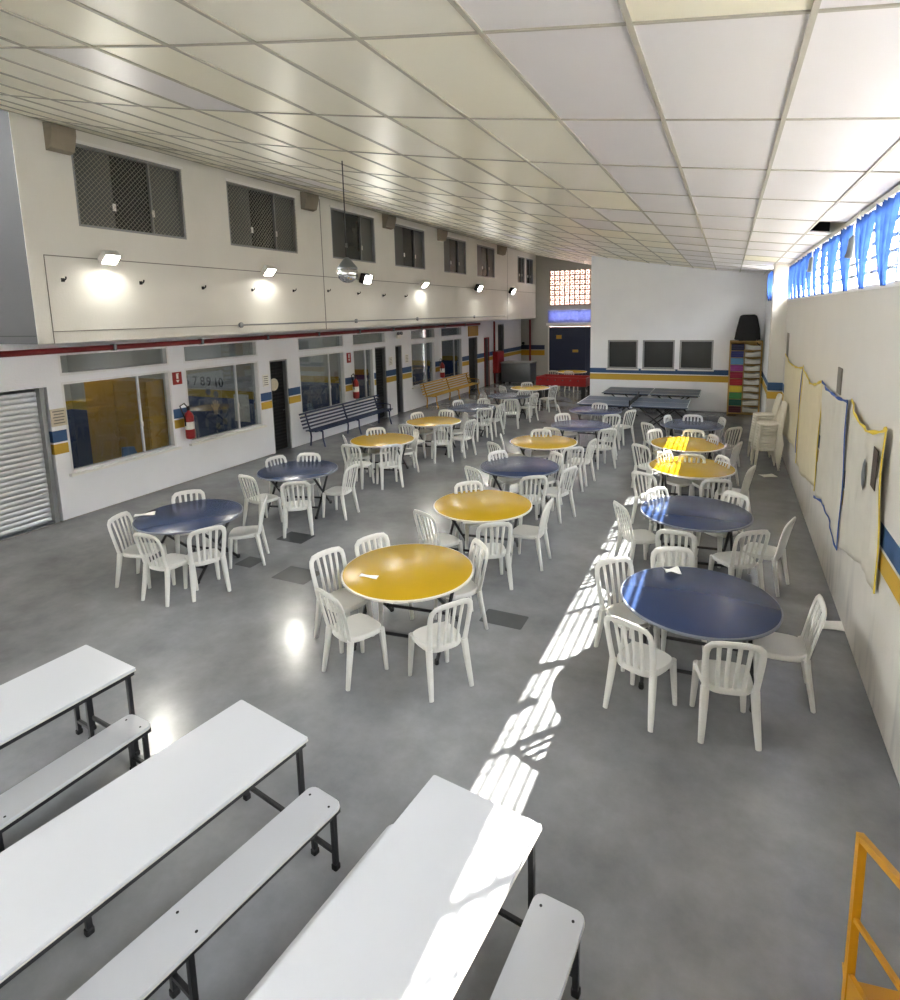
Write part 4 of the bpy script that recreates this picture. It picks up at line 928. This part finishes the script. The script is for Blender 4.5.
long_piece('bench', (-4.62, 2.72), -.085, .27, 2.4, .45, 'white bench tucked under the leftmost white table', BG)

# ------------------------------------------------------------------ hanging sheets on the right wall
def hanging(label, y0, y1, zt, zb, mname, rib, seed, top=None, left=None, right=None, bottom=None, sag=.1, taper=.0, stain=False):
    rnd = random.Random(seed); ph = [rnd.uniform(0, 6) for _ in range(6)]
    t = thing('hanging_sheet', label, 'hanging sheet', (XR, (y0 + y1) / 2, 0), 0, 'sheets hung on the right wall'); hw = (y1 - y0) / 2
    def P(a, b2):
        # a: 0 near the camera .. 1 far; b2: 0 bottom .. 1 top
        y = (-hw + 2 * hw * a) * (1 - taper * (1 - b2) * .3)
        z = zb + (zt - zb) * b2 - sag * math.sin(PI * a) * b2 ** 2 + (1 - b2) * .10 * math.sin(a * 4 + ph[0])
        x = -.035 - .009 * math.sin(a * 16 + ph[1] + b2 * 3) - .007 * math.sin(a * 31 + ph[2] - 4 * b2) - .006 * math.sin(b2 * 9 + a * 6 + ph[3])
        return (x, y, z)
    MB().grid(P, 48, 24).build('sheet', mname, t, smooth=True, thick=.004)
    def ribbon(pts, col):
        b = MB().sweep([(p_[0] - .008, p_[1], p_[2]) for p_ in pts], [.006] * len(pts), [.016 + .008 * math.sin(k_ * 1.7) for k_ in range(len(pts))], n=8, ref=(1, 0, 0)); b.build('ribbon', col, t, smooth=True)
    if top: ribbon([P(k / 16, 1) for k in range(17)], top)
    if bottom: ribbon([P(k / 16, 0) for k in range(17)], bottom)
    if right: ribbon([P(0, k / 12) for k in range(13)], right)
    if left: ribbon([P(1, k / 12) for k in range(13)], left)
    return t, P
t, P = hanging('nearest pale sheet with yellow ribbon, covering the painted bands', 5.76, 7.40, 2.44, .92, 'sheet2', None, 1, 'rib_y', None, 'rib_y', None, .16)
a = P(.17, .74); MB().box((a[0] - .016, a[1], a[2]), (.006, .17, .36), rx=.06).build('printed_panel', 'print_d', t)
a = P(.38, .66); MB().lathe([(.07, 0), (.05, .012), (.01, .02)], (a[0] - .015, a[1], a[2]), 14, Matrix.Rotation(-PI / 2, 3, 'Y') @ Matrix.Diagonal((2.2, .7, 1)).to_3x3()).build('foil_ornament', 'steel', t, smooth=True)
hanging('pale sheet edged with blue ribbon, second from the camera', 7.5, 9.5, 2.40, .76, 'sheet2', None, 2, 'rib_b', None, 'rib_b', 'rib_b', .05)
hanging('cream sheet with yellow ribbon, third from the camera', 9.55, 11.95, 2.40, .70, 'sheet', None, 3, 'rib_y', 'rib_y', 'rib_y', None, .16)
hanging('cream sheet with yellow and blue ribbon beside the stacked chairs', 12.05, 15.5, 2.36, .70, 'sheet', None, 4, 'rib_y', None, 'rib_b', None, .1)

# ------------------------------------------------------------------ blue curtains tied down the louvre windows
XC = {24: XR - .30, 25: XR - .30}
bots = [-4.9, -4.0, -3.1, -2.2, -1.3, -.4, .5, 1.4, 2.3, 3.2, 4.3, 5.4, 6.41, 7.35, 8.32, 9.43, 10.18, 11.05, 11.82, 12.6, 13.4, 14.2, 14.9, 15.5, 17.4, 18.4]
for k, yb in enumerate(bots):
    rnd = random.Random(k + 50); b = MB(); nr = 6; half = (.40 if yb < 9.5 else .33) + rnd.uniform(-.07, .05); skew = rnd.uniform(-.05, .10)
    for q in range(nr):
        f0 = (q + .5) / nr * 2 - 1; y_t = yb + skew + f0 * half; y_b = yb + f0 * .055; wt, wb = half / nr * .80, .014
        pth = []; aa = []
        for s_ in range(8):
            e = s_ / 7; z = 4.36 - .74 * e; w_ = e ** 1.15
            pth.append((XC.get(k, XR - .035) + .012 * math.sin(q * 2.1 + k) - .02 * math.sin(PI * e), y_t + (y_b - y_t) * w_, z)); aa.append(wt + (wb - wt) * w_)
        b.sweep(pth, aa, .004, n=6, ref=(.624, .782, 0))
    o = b.build('curtain', 'curtain', smooth=True)
    lbl = 'blue crepe curtain tied down the louvre window, %s from the far end' % ORD[len(bots) - 1 - k]
    tag(o, lbl, 'curtain', 'blue curtains on the louvre windows')
for px, py, lb in ((853, 246, 'nearer'), (812, 264, 'farther')):
    c = OX(px, py, XR - .05); t = thing('window_spotlight', 'small grey spotlight hanging by a cable before the curtains, %s one' % lb, 'lamp', c, 0, 'spotlights before the curtains')
    MB().lathe([(.02, .12), (.05, .08), (.055, -.08), (.07, -.12), (.06, -.12), (.045, -.06)], (0, 0, 0), 16, Matrix.Rotation(.4, 3, 'X')).build('body', 'steel', t, smooth=True)
    MB().sweep([(0, .02, .1), (-.01, -.05, .22), (-.01, -.2, .26), (0, -.32, .34)], .007).build('cable', 'paper', t, smooth=True)

# ------------------------------------------------------------------ yellow stair with handrail at lower right
P0 = FL(846, 1008); st_dir = Vector((.163, -.987, 0)); slope = .39 / .92
t = thing('metal_stair', 'yellow metal staircase with handrail at the lower right corner', 'staircase', (P0.x, P0.y, 0), math.atan2(-st_dir.x, st_dir.y))
zt = .97
MB().box((0, 0, zt / 2), (.036, .036, zt)).build('newel_post', 'yellow_m', t)
Ls = 2.6
for z0, rr, nm_ in ((zt - .01, .016, 'handrail'), (.52, .011, 'mid_rail')): MB().sweep([(0, -.02, z0 - .006), (0, Ls, z0 + slope * Ls)], rr, square=True, ref=(1, 0, 0)).build(nm_, 'yellow_m', t)
MB().sweep([(0, -.02, .10), (0, Ls, .10 + slope * Ls)], .012, .10, square=True, ref=(1, 0, 0)).build('stringer', 'yellow_m', t)
for k in range(6): MB().box((-.36, .2 + .4 * k, .17 + .17 * k), (.68, .38, .025)).build('tread', 'yellow_m', t)
MB().box((0, 1.6, .55 + slope * 1.6 - .05), (.035, .035, .9)).build('post', 'yellow_m', t)
